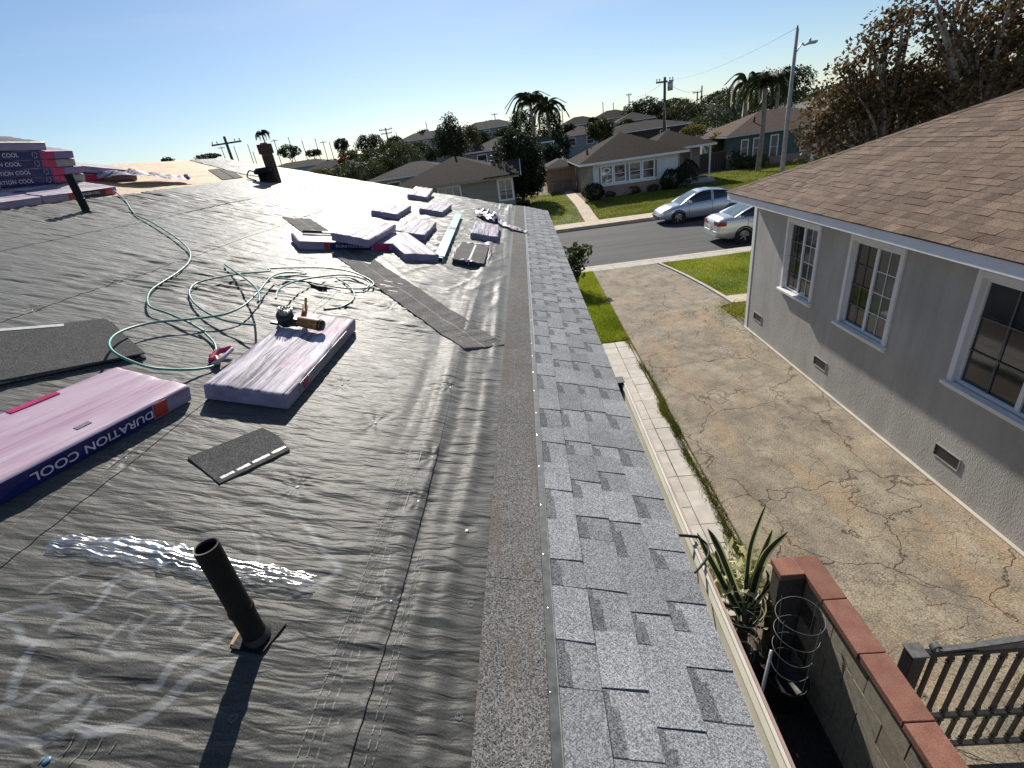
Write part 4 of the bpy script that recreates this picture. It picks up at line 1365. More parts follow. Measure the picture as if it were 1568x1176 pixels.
# support so the stack rests on a hidden under-bundle behind the lowest one
q = bundle(-5.60, 5.72, 0.002, 0.0, 'shingle bundle on the bare boards under the navy ridge stack', 'white2', 'bundles stacked by the ridge')
q = bundle(-5.53, 5.30, 0.002 + 0.0885 * 5, 0.02, 'dark wrapped bundle on top of the navy ridge stack', 'white3', 'bundles stacked by the ridge')
q.children[0].data = q.children[0].data.copy(); q.children[0].data.materials[0] = MATS['film_black']
q = bundle(-5.12, 4.62, 0.002, 0.05, 'shingle bundle left of the lowest one, cut by the picture edge', 'white0', 'bundles stacked by the ridge')
# slumped bundles right of the stack
q = bundle(-5.88, 6.95, 0.004, -0.35, 'slumped shingle bundle right of the ridge stack with a red printed side', 'white0', 'bundles stacked by the ridge', tilt=0.0)
side_plate(q, 'film_band', -0.3, 0.1, 0.006, 0.077, 'film_magenta')
q2 = bundle(-5.86, 6.93, 0.10, -0.22, 'upper slumped bundle right of the ridge stack', 'white2', 'bundles stacked by the ridge', tilt=-0.10)
c_ = thing('torn_wrap', None, 'grey crumpled plastic wrap on the bare boards right of the ridge stack', 'plastic wrap', None, roof_matrix(-5.35, 7.35, 0.004, -0.3))
crumple('film_sheet', [(-0.2, -0.55, 0.02), (0.0, -0.2, 0.10), (-0.02, 0.25, 0.05), (0.05, 0.62, 0.03)], 0.20, 'wrap_white', c_, 21, 0.10)

# purple film roll and its white tail near the gable
pf = thing('purple_film', None, 'crumpled purple bundle film lying near the eave by the gable end', 'plastic wrap', None, roof_matrix(-0.73, 8.95, 0.012, 0.0))
crumple('film_lump', [(-0.20, 0.30, 0.0), (-0.02, 0.05, 0.04), (0.16, -0.35, 0.02)], 0.16, 'film_lilac', pf, 31, 0.16)
crumple('film_edge', [(-0.22, 0.34, 0.0), (0.0, 0.2, 0.02), (0.20, -0.2, 0.0)], 0.05, 'film_black', pf, 34, 0.05)
wf = thing('white_film', None, 'long twisted white plastic film trailing onto the eave shingles', 'plastic wrap', None, roof_matrix(-0.35, 8.35, 0.018, 0.0))
crumple('film_tail', [(-0.22, 0.42, 0.06), (-0.1, 0.12, 0.02), (0.08, -0.15, 0.02), (0.30, -0.32, 0.01)], 0.09, 'wrap_white', wf, 41, 0.06)

# lengths of metal flashing
fl = thing('metal_flashing', None, 'long dull teal strip of edge metal lying between the bundles', 'flashing', None, roof_matrix(-1.13, 7.0, U, 0.052))
b = MB(); b.box(-0.055, 0.055, -1.72, 1.72, 0.0, 0.004); b.box(-0.055, -0.051, -1.72, 1.72, 0.004, 0.055); b.box(-0.0505, 0.04, -1.72, 0.35, 0.05, 0.055)
b.build('profile', 'flashing_metal', fl, False, True)
b = MB(); b.box(-0.047, 0.058, -1.66, 1.65, 0.0565, 0.0605); b.build('profile', 'flashing_metal', fl, False, True)
b = MB(); b.box(-0.047, 0.0585, 0.10, 0.26, 0.061, 0.064); b.build('tape_wrap', 'wrap_white', fl, False, True)
b = MB(); b.box(0.0405, 0.044, -1.72, 1.6, 0.006, 0.05); b.build('profile_lip', 'flashing_metal', fl, False, True)

# small claw tool on the slantwise bundle
kn = thing('hand_tool', None, 'small black hand tool lying on the slantwise shingle bundle', 'tool', None, roof_matrix(-2.33, 5.36, U + BT + 0.012, -0.95))
b = MB(); b.tube([(0, -0.15, 0.012), (0, -0.05, 0.016), (0.004, 0.05, 0.012)], [0.012, 0.016, 0.012], 8); b.build('handle', 'rubber_black', kn, True, True)
b = MB(); b.box(-0.016, 0.016, 0.045, 0.17, 0.006, 0.018); b.box(-0.045, 0.0, 0.15, 0.175, 0.007, 0.0175); b.build('head', 'tool_steel', kn, False, True)

# black shingles lying in the left middle distance
sr = thing('loose_shingles', None, 'flat stack of loose black shingles behind the pink bundle', 'shingles', None, roof_matrix(-2.46, 2.27, 0.014, 0.0))
def world_slab(pts, z0, z1, name, mat, root):
    inv = root.matrix_basis.inverted()
    b = MB()
    lo = [inv @ Vector((x, y, rz(x) + z0)) for x, y in pts]; hi = [inv @ Vector((x, y, rz(x) + z1)) for x, y in pts]
    b.hexa(lo + hi); return b.build(name, mat, root, False, True)
base_pts = [on_roof(*q) for q in ((-70, 528), (168, 498), (222, 551), (-60, 610))]
for k in range(4):
    j = [(x + 0.02 * math.sin(k * 2 + i), y + 0.015 * math.cos(k * 3 + i)) for i, (x, y) in enumerate(base_pts)]
    world_slab(j, 0.014 + k * 0.008, 0.0212 + k * 0.008, 'shingle', 'shingle_dark', sr)
lp = [on_roof(*q) for q in ((-70, 523), (105, 508), (105, 511.5), (-70, 527))]
world_slab(lp, 0.0462, 0.048, 'seal_strip', 'seal_white', sr)

# single cut shingle in front
cs = thing('cut_shingle', None, 'single cut piece of dark shingle with a pale seal line on the underlayment', 'shingle', None, roof_matrix(-1.27, 1.6, 0.012, 0.0))
pts = [on_roof(*q) for q in ((290, 706), (339, 746), (446, 694), (428, 672), (404, 660))]
inv = cs.matrix_basis.inverted()
b = MB()
lo = [inv @ Vector((x, y, rz(x) + 0.0125)) for x, y in pts]; hi = [inv @ Vector((x, y, rz(x) + 0.0185)) for x, y in pts]
b.face(hi[::-1]); b.face(lo)
for i in range(len(pts)):
    j = (i + 1) % len(pts); b.face([lo[i], hi[i], hi[j], lo[j]])
b.build('slab', 'shingle_dark', cs, False, True)
b = MB()
p0 = np.array(on_roof(341, 738)); p1 = np.array(on_roof(440, 689))
n_ = 26
for i in range(n_):
    if i in (5, 11, 19): continue
    a_ = p0 + (p1 - p0) * (i / n_); c_ = p0 + (p1 - p0) * ((i + 0.9) / n_)
    d_ = (p1 - p0) / np.linalg.norm(p1 - p0); nrm = np.array([-d_[1], d_[0]])
    w0 = 0.006 + 0.003 * random.random()
    q = [a_ - nrm * w0, c_ - nrm * w0, c_ + nrm * w0, a_ + nrm * w0]
    b.face([inv @ Vector((x, y, rz(x) + 0.0192)) for x, y in q])
b.build('seal_line', 'seal_white', cs, False, True)

# clear plastic film, crumpled, near the front vent
cf = thing('clear_film', None, 'shiny crumpled strip of clear plastic film behind the front vent pipe', 'plastic wrap', None, None) if False else None
cfp = [on_roof(*q) for q in ((88, 838), (170, 845), (260, 858), (330, 872), (410, 886), (486, 900))]
rows = []
P = spline([(x, y, 0) for x, y in cfp], 26)
for i, q in enumerate(P):
    s = i / (len(P) - 1)
    row = []
    w = 0.044 * (0.55 + 0.45 * math.sin(math.pi * min(1, s * 1.05 + 0.05)) ** 0.7) * (1 + 0.25 * float(vnoise(i * 0.2, 0.3, 81)))
    for e in np.linspace(-1, 1, 25):
        x = q.x + e * w * 0.12; y = q.y + e * w
        fold = 1 - abs(float(vnoise(i * 0.045, e * 4.2 + 0.02 * i, 82))) * 2.0
        fold2 = 1 - abs(float(vnoise(i * 0.11 + 7, e * 8.5 - 0.03 * i, 83))) * 2.0
        z = rz(x) + 0.022 + 0.006 * (1 - e * e) + 0.0055 * fold + 0.003 * fold2 + 0.002 * float(vnoise(i * 0.5, e * 9, 84))
        row.append((x, y, max(z, under_z(x, y, 0.003)) if abs(e) < 0.95 else under_z(x, y, 0.003)))
    rows.append(row)
b = MB(); b.grid(rows, flip=True)
cf = b.build('clear_film', 'clear_film', None, True)
tag(cf, 'shiny crumpled strip of clear plastic film behind the front vent pipe', 'plastic wrap')

# ---- air hose, coiled round the nail gun
def rp(px, py, h):
    x, y = on_roof(px, py, h)
    return (x, y, rz(x) + h)
r1 = lambda pts: [rp(x / 3.136, 150 + y / 3.136, h) for x, y, h in pts]
r5 = lambda pts: [rp(x / 2.613, 430 + y / 2.613, h) for x, y, h in pts]
r2 = lambda pts: [rp(400 + x / 3.136, 150 + y / 3.136, h) for x, y, h in pts]
HR = 0.0068; g0 = 0.022
hose = thing('air_hose', on_roof(395, 480) + (3.8,), 'green compressed air hose running from the ridge and coiled round the nail gun', 'hose')
def hose_run(pts, n=8):
    b = MB(); b.tube(spline(pts, n), HR, 8); b.build('hose', 'hose_green', hose, True)
hose_run(r1([(548, 445, .05), (600, 490, g0), (645, 555, g0), (720, 592, .03), (800, 640, .04), (870, 690, .04), (912, 740, .03), (905, 790, g0), (850, 840, g0), (780, 885, g0), (725, 925, .03), (708, 970, .045), (725, 1005, .05), (800, 1032, .05), (900, 1075, .05), (980, 1120, .04)]) + r5([(800, 190, .035), (855, 245, .03), (866, 285, .03)]))
hose_run(r5([(868, 330, .03), (840, 345, .03), (760, 355, .05), (620, 350, .10), (520, 320, .115), (450, 280, .12), (440, 240, .11), (480, 205, .09), (560, 178, .075)]) +
         r1([(760, 1075, .07), (880, 1065, .07), (1000, 1052, .07), (1090, 1035, .08), (1180, 990, .09), (1250, 920, .09), (1300, 862, .08), (1370, 838, .07), (1470, 845, .06)]) + r2([(60, 862, .05), (150, 872, .05), (250, 888, .04), (370, 910, .03), (470, 917, .03), (525, 908, .03), (538, 888, .04), (500, 862, .05), (420, 832, .06), (300, 816, .07), (160, 815, .07), (40, 820, .07)]) +
         r1([(1290, 832, .07), (1150, 845, .06), (1020, 868, .05), (940, 892, .04), (910, 930, .04), (925, 975, .04), (980, 1022, .05), (1060, 1062, .06), (1150, 1083, .08), (1225, 1090, .11)]))
hose_run(r2([(-18, 985, .19), (-8, 965, .20), (-20, 920, .16), (-60, 880, .12), (-130, 830, .06), (-175, 800, .03)]))
hose_run(r2([(70, 965, .2), (78, 930, .20), (105, 905, .16), (160, 882, .10), (260, 862, .06), (380, 850, .05), (470, 862, .04), (520, 890, .03), (490, 925, g0)]))
hose_run(r2([(300, 1014, g0), (380, 1005, g0), (435, 975, g0), (446, 940, g0), (420, 900, .03), (360, 865, .04)]))
b = MB(); b.tube(r5([(845, 300, .03), (868, 310, .035), (872, 335, .03)]), 0.014, 8); b.tube(r5([(862, 282, .03), (860, 300, .03)]), 0.011, 8)
b.build('coupler', 'brass', hose, True)
pk = thing('pink_tape', rp(340, 545, 0.02), 'pink plastic scrap knotted beside the hose coupler', 'tape')
b = MB(); b.tube(spline(r5([(845, 318, .03), (870, 285, .045), (905, 275, .05), (930, 268, .06)])), [0.016] * 25, 8)
b.build('knot', 'film_magenta', pk, True)
b = MB(); b.tube(spline(r5([(852, 335, .02), (880, 318, .05), (930, 272, .07)])), [0.012] * 17, 6); b.build('tail', 'wrap_pink', pk, True)
bp_ = thing('black_cap', rp(488, 438, 0.01), 'small black rubber tool end lying beside the hose coil', 'tool')
b = MB(); b.tube(spline([rp(470, 432, .022), rp(480, 437, .025), rp(492, 441, .03), rp(500, 441, .03)]), [.006] * 8 + [.012] * 6 + [.018] * 11, 8); b.build('shaft', 'rubber_black', bp_, True)

# ---- coil nail gun on the white bundle
ng = thing('nail_gun', None, 'worn orange and black coil nail gun lying on the white bundle', 'nail gun', None, roof_matrix(-1.53, 2.76, U + BT + 0.004, -0.10) @ Matrix.Scale(0.86, 4))
b = MB()    # motor housing, along local x
Mx = Matrix.Translation((0.115, 0.0, 0.052)) @ Matrix.Rotation(math.pi / 2, 4, 'Y')
b.lathe([(0.001, -0.085), (0.03, -0.085), (0.036, -0.07), (0.040, -0.02), (0.042, 0.06), (0.040, 0.085), (0.034, 0.098), (0.001, 0.10)], Mx, 22)
b.build('motor_housing', 'tool_orange', ng, True, True)
b = MB(); b.lathe([(0.001, 0.1005), (0.036, 0.1005), (0.039, 0.085), (0.0432, 0.082), (0.0432, 0.07), (0.041, 0.069)], Mx, 22); b.build('end_cap', 'rubber_black', ng, True, True)
b = MB(); b.tube([(0.06, 0.02, 0.07), (0.03, 0.10, 0.095), (0.0, 0.17, 0.105)], [0.020, 0.018, 0.021], 10); b.build('handle', 'tool_orange', ng, True, True)
b = MB(); b.tube([(0.045, 0.03, 0.05), (0.02, 0.055, 0.045), (0.0, 0.06, 0.06)], 0.006, 6); b.build('trigger', 'tool_black', ng, True, True)
b = MB(); b.lathe([(0.001, -0.04), (0.055, -0.04), (0.058, -0.03), (0.058, 0.03), (0.055, 0.04), (0.001, 0.04)], Matrix.Translation((-0.055, -0.005, 0.06)) @ Matrix.Rotation(0.5, 4, 'X'), 20); b.build('magazine', 'tool_black', ng, True, True)
b = MB()
for k in range(34):
    t = k / 34 * 2 * math.pi * 1.6; r_ = 0.03 + 0.022 * k / 34
    p = Vector((-0.06 + r_ * math.cos(t), 0.0 + r_ * math.sin(t), 0.085))
    b.tube([p, p + Vector((random.uniform(-.008, .008), random.uniform(-.008, .008), 0.045))], 0.0025, 5)
b.build('nail_coil', 'tool_steel', ng, False, True)
b = MB(); b.box(0.0, 0.04, -0.03, 0.02, 0.02, 0.075); b.box(-0.11, 0.005, -0.02, 0.0, 0.012, 0.035); b.box(-0.16, -0.1, -0.03, 0.004, 0.004, 0.02)
b.build('nose', 'tool_black', ng, False, True)
b = MB(); b.tube([(0.0, 0.17, 0.105), (-0.004, 0.185, 0.13), (-0.004, 0.19, 0.165)], 0.009, 8); b.build('air_fitting', 'brass', ng, True, True)

# ================================================================== NEIGHBOUR HOUSE (grey stucco, brown hip roof)
XW = 4.88; YN = 11.03; XNE = 4.32; YNE = 11.25; ZE = 3.115; NP = 0.42
nb = thing('stucco_house', (9.5, 3, 0), 'grey stucco house with a brown shingled hip roof beside the driveway', 'house')
# wall facing us, with real window openings
WIN = [(8.50, 9.52, 1.40, 2.69), (6.52, 7.58, 1.36, 2.70), (3.72, 5.30, 1.40, 2.70)]   # y0, y1, z0, z1
b = MB()
ycuts = sorted(set([-6.0, YN] + [v for w in WIN for v in w[:2]]))
for ya, yb_ in zip(ycuts, ycuts[1:]):
    ym = (ya + yb_) / 2
    w = [q for q in WIN if q[0] < ym < q[1]]
    spans = [(-0.05, 2.95)] if not w else [(-0.05, w[0][2]), (w[0][3], 2.95)]
    for z0, z1 in spans:
        b.box(XW, XW + 0.2, ya, yb_, z0, z1)
b.box(XW + 0.2, 15.0, YN - 0.2, YN, -0.05, 2.95)
b.build('wall', 'stucco', nb)
b = MB(); b.box(XW + 0.7, XW + 0.75, -6, YN - 0.3, -0.05, 2.9); b.build('inner_partition', 'curtain', nb)
b = MB(); b.box(XW - 0.012, XW - 0.002, YN - 0.11, YN + 0.012, 0.02, 2.85); b.box(XW - 0.002, XW + 0.1, YN + 0.002, YN + 0.012, 0.02, 2.85)
b.build('corner_trim', 'white_trim', nb)
# footing ledge at the base of the wall
b = MB(); b.box(XW - 0.05, XW - 0.002, -6, YN - 0.02, -0.05, 0.045); b.build('footing', 'concrete', nb)
for wi, (y0, y1, z0, z1) in enumerate(WIN):
    X0 = XW - 0.03
    b = MB()
    t = 0.055
    b.box(X0, XW + 0.06, y0 - t, y0 + 0.02, z0, z1 + t); b.box(X0, XW + 0.06, y1 - 0.02, y1 + t, z0, z1 + t)
    b.box(X0, XW + 0.06, y0 + 0.021, y1 - 0.021, z1 - 0.02, z1 + t)
    wo = b.build('window', 'white_trim', nb, bevel=0.006)
    b = MB(); b.box(XW - 0.085, XW + 0.06, y0 - t - 0.02, y1 + t + 0.02, z0 - 0.045, z0 - 0.002); b.box(XW - 0.03, XW + 0.05, y0 - t, y1 + t, z0 - 0.09, z0 - 0.047)
    b.build('sill', 'white_trim', wo, bevel=0.005)
    fr = MB(); f = 0.04; xf0, xf1 = XW + 0.025, XW + 0.055
    ia, ib = y0 + 0.022, y1 - 0.022; za, zb = z0 + 0.002, z1 - 0.022
    ym = (ia + ib) / 2 - 0.02
    fr.box(xf0, xf1, ia, ia + f, za, zb); fr.box(xf0, xf1, ib - f, ib, za, zb)
    fr.box(xf0, xf1, ia + f, ib - f, za, za + f); fr.box(xf0, xf1, ia + f, ib - f, zb - f, zb)
    fr.box(xf0 - 0.012, xf1, ym - 0.026, ym + 0.026, za + f, zb - f)
    fr.build('sash_frame', 'white_trim', wo)
    for (pa, pb, off, gm) in ((ia + f, ym - 0.026, 0.0, 'window_glass_pale'), (ym + 0.026, ib - f, 0.012, 'window_glass')):
        gb = MB(); gb.box(xf0 + 0.012 + off, xf0 + 0.016 + off, pa, pb, za + f, zb - f); gb.build('pane', gm, wo)
        mu = MB(); xm = xf0 + 0.004 + off * 0.25
        nz = 4 if wi < 2 else 3
        for i in range(1, nz):
            zc = za + f + (zb - za - 2 * f) * i / nz
            mu.box(xm, xm + 0.006, pa, pb, zc - 0.006, zc + 0.006)
        ycn = (pa + pb) / 2
        mu.box(xm - 0.001, xm + 0.005, ycn - 0.006, ycn + 0.006, za + f, zb - f)
        mu.build('muntin_grid', 'white_trim' if not off else 'muntin_shaded', wo)
for yv in (10.42, 7.90, 5.05):
    b = MB(); b.box(XW - 0.012, XW + 0.002, yv - 0.2, yv + 0.2, 0.36, 0.375); b.box(XW - 0.012, XW + 0.002, yv - 0.2, yv + 0.2, 0.525, 0.54)
    b.box(XW - 0.012, XW + 0.002, yv - 0.2, yv - 0.185, 0.375, 0.525); b.box(XW - 0.012, XW + 0.002, yv + 0.185, yv + 0.2, 0.375, 0.525)
    vo_ = b.build('foundation_vent', 'galvanized', nb)
    b = MB(); b.box(XW - 0.004, XW - 0.001, yv - 0.184, yv + 0.184, 0.376, 0.524); b.build('vent_screen', 'vent_mesh', vo_)
# eaves
b = MB(); b.box(XNE + 0.02, XNE + 0.055, -6, YNE - 0.02, ZE - 0.155, ZE - 0.012); b.build('fascia_board', 'white_trim', nb)
b = MB(); b.box(XNE + 0.056, 15, YNE - 0.055, YNE - 0.02, ZE - 0.155, ZE - 0.012); b.build('fascia_board', 'white_trim', nb)
b = MB(); b.box(XNE + 0.056, XW + 0.1, -6, YNE - 0.056, ZE - 0.13, ZE - 0.11); b.box(XW + 0.1, 15, YN - 0.1, YNE - 0.056, ZE - 0.13, ZE - 0.11); b.build('soffit', 'white_paint', nb)
# hip roof deck
RUN = 5.2
b = MB()
hz = ZE + NP * RUN
yr = YNE - RUN
b.face([(XNE, -6, ZE), (XNE, YNE, ZE), (XNE + RUN, yr, hz), (XNE + RUN, -6, hz)], tone=0.8)
b.face([(XNE, YNE, ZE), (XNE + 2 * RUN, YNE, ZE), (XNE + RUN, yr, hz)], tone=0.8)
b.face([(XNE + 2 * RUN, YNE, ZE), (XNE + 2 * RUN, -6, ZE), (XNE + RUN, -6, hz), (XNE + RUN, yr, hz)], tone=0.8)
b.face([(XNE, -6, ZE - 0.015), (XNE + 2 * RUN, -6, ZE - 0.015), (XNE + 2 * RUN, YNE, ZE - 0.015), (XNE, YNE, ZE - 0.015)], tone=0.5)
rf_ = b.build('roof', 'shingle_brown', nb)
# shingles on the slope facing us (x rising) and on the street slope
EX2 = 0.127
rs = random.Random(5)
near_sh = []; restm = MB()
nrows = int(RUN * math.hypot(1, NP) / EX2)
cN = math.hypot(1, NP)
def rowx(s): return XNE + s / cN, ZE + NP * s / cN
for r_ in range(nrows):
    s0 = r_ * EX2 - (0.012 if r_ == 0 else 0); s1 = s0 + EX2 + 0.03
    x0_, z0_ = rowx(s0); x1_, z1_ = rowx(s1)
    ymax = YNE - (x0_ - XNE); ymax1 = YNE - (x1_ - XNE)
    y = -1.0 + rs.random() * 0.25
    while y < ymax - 0.02:
        L = rs.uniform(0.12, 0.27)
        y1 = min(y + L, ymax)
        th = rs.choice((0.006, 0.006, 0.0115))
        tone = rs.choice((0.78, 0.9, 1.0, 1.0, 1.1, 1.22)) * rs.uniform(0.94, 1.06)
        ya1 = min(y, ymax1); yb1 = min(y1, ymax1)
        n_ = (-NP / cN, 0, 1 / cN)
        def up(p, d): return (p[0] + n_[0] * d, p[1], p[2] + n_[2] * d)
        base = 0.002
        low = [(x0_, y + .002, z0_), (x0_, y1 - .002, z0_), (x1_, max(yb1 - .002, ya1 + 0.001), z1_), (x1_, ya1 + .0005, z1_)]
        P8 = [up(low[0], base), up(low[1], base), up(low[2], base), up(low[3], base), up(low[0], base + th), up(low[1], base + th), up(low[2], base + 0.0022), up(low[3], base + 0.0022)]
        near_sh.append((P8, tone, (x0_ - 1.5) ** 2 + (y - 3.0) ** 2 * 0.6 + (1e3 if (x0_ - XNE > 3.2 or y < 2.6 + 0.5 * (x0_ - XNE)) else 0)))
        y = y1
near_sh.sort(key=lambda t: t[2])
for i, (P8, tone, _) in enumerate(near_sh):
    if i < 290:
        b = MB(); b.hexa(P8, 0, tone); b.build('shingle', 'shingle_brown', rf_)
    else:
        restm.hexa(P8, 0, tone)
# street slope, joined
for r_ in range(nrows):
    s0 = r_ * EX2; s1 = s0 + EX2 + 0.03
    d0 = s0 / cN; d1 = s1 / cN
    y0_ = YNE - d0; y1_ = YNE - d1
    x = XNE + d0
    while x < XNE + 2 * RUN - d0:
        L = rs.uniform(0.2, 0.4); x2 = min(x + L, XNE + 2 * RUN - d0)
        xa_, xb_ = max(x, XNE + d1), min(x2, XNE + 2 * RUN - d1)
        if xb_ > xa_:
            th = rs.choice((0.006, 0.0115)); tn = rs.uniform(0.75, 1.25)
            restm.face([(x, y0_, ZE + NP * d0 + 0.002 + th), (x2, y0_, ZE + NP * d0 + 0.002 + th), (xb_, y1_, ZE + NP * d1 + 0.004), (xa_, y1_, ZE + NP * d1 + 0.004)][::-1], 0, tn)
        x = x2
tag(restm.build('shingle_rest', 'shingle_brown', rf_), kind='stuff')
# hip caps
n_cap = 34
for i in range(n_cap):
    t0 = i / n_cap * RUN; t1 = t0 + RUN / n_cap + 0.04
    c0 = Vector((XNE + t0, YNE - t0, ZE + NP * t0 + 0.02)); c1 = Vector((XNE + t1, YNE - t1, ZE + NP * t1 + 0.012))
    side1 = Vector((0, -0.15, -0.0)); side2 = Vector((0.15, 0, 0.0))
    b = MB()
    tn = rs.uniform(0.7, 1.2)
    drop = Vector((0, 0, -0.004))
    b.face([c0, c1, c1 + side1 + drop, c0 + side1 + drop], 0, tn); b.face([c0, c0 + side2 + drop, c1 + side2 + drop, c1], 0, tn)
    b.face([c0 + side1 + drop, c0 + side1 + drop * 4, c0 + drop * 3, c0], 0, tn * 0.5); b.face([c0, c0 + drop * 3, c0 + side2 + drop * 4, c0 + side2 + drop], 0, tn * 0.5)
    b.build('hip_shingle', 'shingle_brown', rf_)

# ================================================================== PLANTER WALL, GATE, PLANTS
pl = thing('planter_wall', (2.2, 2, 0), 'block planter wall capped with red concrete blocks beside the driveway', 'wall')
b = MB(); b.box(1.97, 2.09, -2.0, 3.005, -0.05, 1.135); b.box(1.75, 1.969, 2.885, 3.005, -0.05, 1.135)
b.build('wall_core', 'mortar', pl)
bm_ = MB(); bm_.box(-0.010, 0.010, -0.196, 0.196, -0.109, 0.109)
bme = bm_.mesh('block', 'block_tan')
for r_ in range(5):
    for i in range(13):
        y = 2.66 - i * 0.402 - (0.2 if r_ % 2 else 0)
        for xx in (1.965, 2.095):
            o = link('block', bme, pl); o.location = (xx + random.uniform(-.001, .001), y, 0.12 + r_ * 0.2255)
bm_ = MB(); bm_.box(-0.093, 0.093, -0.21, 0.21, 0, 0.062)
cme = bm_.mesh('cap_block', 'cap_red')
y = 3.04
for i in range(12):
    o = link('cap_block', cme, pl, False, 0.006); L = 0.44
    o.location = (2.03 + random.uniform(-.004, .004), y - L / 2, 1.136 + random.uniform(0, .003)); o.rotation_euler = (0, 0, random.uniform(-.008, .008))
    o.scale = (1, (L - 0.006) / 0.42, 1); y -= L
o = link('cap_block', cme, pl, False, 0.006); o.location = (1.838, 2.945, 1.137); o.rotation_euler = (0, 0, math.pi / 2); o.scale = (1, 0.46, 1)
b = MB(); b.box(0.03, 1.965, -2, 3.0, -0.1, 0.02)
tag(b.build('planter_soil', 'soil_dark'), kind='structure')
rng = np.random.default_rng(33)
n = 2600
C = np.stack([rng.normal(1.65, 0.2, n).clip(0.3, 1.93), rng.uniform(0.2, 1.9, n), rng.uniform(0.02, 0.05, n)], 1)
me = leaf_mesh('litter', C, 0.035, 'gravel', rng, rng.uniform(0.4, 1.6, n), 0.7)
tag(link('litter', me), 'dry leaf litter scattered on the dark planter soil', 'litter', kind='stuff')

# wrought iron gate
gt = thing('iron_gate', (2.26, 2.10, 0), 'black wrought iron gate standing beside the red capped wall', 'gate')
GY = 2.10
b = MB(); b.box(2.205, 2.295, GY - 0.045, GY + 0.045, -0.02, 1.285); b.build('post', 'black_iron', gt, bevel=0.004)
b = MB(); b.box(2.195, 2.305, GY - 0.055, GY + 0.055, 1.286, 1.30); b.build('post_cap', 'iron_dusty', gt, bevel=0.004)
b = MB(); b.box(2.30, 4.1, GY - 0.02, GY + 0.02, 1.235, 1.275); b.build('top_rail', 'black_iron', gt, bevel=0.003)
b = MB(); b.box(2.30, 4.1, GY - 0.016, GY + 0.016, 0.49, 0.52); b.build('middle_rail', 'black_iron', gt)
b = MB(); b.box(2.30, 4.1, GY - 0.016, GY + 0.016, 0.10, 0.13); b.build('bottom_rail', 'black_iron', gt)
b = MB()
arc = spline([(2.39, GY, 1.315), (2.375, GY, 1.34), (2.35, GY, 1.325), (2.355, GY, 1.295), (2.39, GY, 1.285), (2.62, GY, 1.305), (2.97, GY, 1.36), (3.37, GY, 1.46), (4.1, GY, 1.56)], 8)
for p, q in zip(arc, arc[1:]):
    t = (q - p).normalized(); nrm = Vector((-t.z, 0, t.x)) * 0.010
    b.hexa([p - nrm + Vector((0, -.018, 0)), q - nrm + Vector((0, -.018, 0)), q - nrm + Vector((0, .018, 0)), p - nrm + Vector((0, .018, 0)),
            p + nrm + Vector((0, -.018, 0)), q + nrm + Vector((0, -.018, 0)), q + nrm + Vector((0, .018, 0)), p + nrm + Vector((0, .018, 0))])
b.build('scroll_rail', 'iron_dusty', gt)
bb = MB(); bb.box(-0.011, 0.011, -0.011, 0.011, 0.131, 1.234)
bme = bb.mesh('bar', 'black_iron')
for i in range(14):
    o = link('bar', bme, gt, True); o.location = (2.385 + i * 0.112 - 2.26, 0, 0)
# small scrolls between the bars
sc = MB()
sc.tube([(0.03 - 0.0216 * t / 5 * math.cos(t), 0, 0.03 * math.sin(t) * (1 - t / 9)) for t in np.linspace(0, 5.2, 12)], 0.0035, 5)
sme = sc.mesh('scroll', 'black_iron', True)
for i in range(13):
    for z in (1.16, 0.56, 0.45, 0.20):
        for sgn in (0, math.pi):
            o = link('scroll', sme, gt, True); o.location = (2.385 + (i + 0.5) * 0.112 - 2.26, 0, z); o.rotation_euler = (0, 0, sgn)

# tomato cages, black pots
def cage(x, y, r, ztop, label, rings=5):
    t = thing('tomato_cage', (x, y, 0), label, 'plant cage', 'wire plant cages in the planter')
    for i in range(rings):
        z = ztop - i * ztop / (rings + 0.6); k = r * (1 - 0.05 * i)
        b = MB(); b.tube([(x + k * math.cos(a), y + k * math.sin(a), z + 0.01 * math.sin(2 * a + i)) for a in np.linspace(0, 2 * math.pi, 30)], 0.0024, 6)
        b.build('ring', 'wire_steel', t, True)
    for a in (0.4, 1.97, 3.54, 5.11):
        b = MB(); b.tube([(x + r * 1.0 * math.cos(a), y + r * math.sin(a), ztop + 0.04), (x + r * 0.75 * math.cos(a), y + r * 0.75 * math.sin(a), 0.02)], 0.0026, 6)
        b.build('upright', 'wire_steel', t, True)
cage(1.745, 2.54, 0.17, 1.12, 'wire plant cage next to the block wall')
cage(1.38, 2.72, 0.17, 1.0, 'wire plant cage close under the gutter')
def pot(x, y, r, h, label):
    b = MB(); b.lathe([(r * 0.75, 0), (r, h), (r * 1.06, h), (r * 1.06, h - 0.03), (r * 0.98, h - 0.03), (r * 0.92, h - 0.05), (0.001, h - 0.05)], Matrix.Translation((x, y, 0.02)), 22)
    o = b.build('flower_pot', 'pot_black', None, True); tag(o, label, 'pot', 'black pots in the planter')
pot(1.735, 2.52, 0.15, 0.36, 'black plastic pot inside the cage by the block wall')
pot(1.38, 2.72, 0.14, 0.32, 'black plastic pot inside the cage under the gutter')
b = MB(); b.tube([(1.50, 2.42, 0.9), (1.25, 2.1, 0.03)], 0.013, 8)
tag(b.build('garden_stake', 'galvanized', None, True), 'grey garden stake leaning in the planter', 'stake')

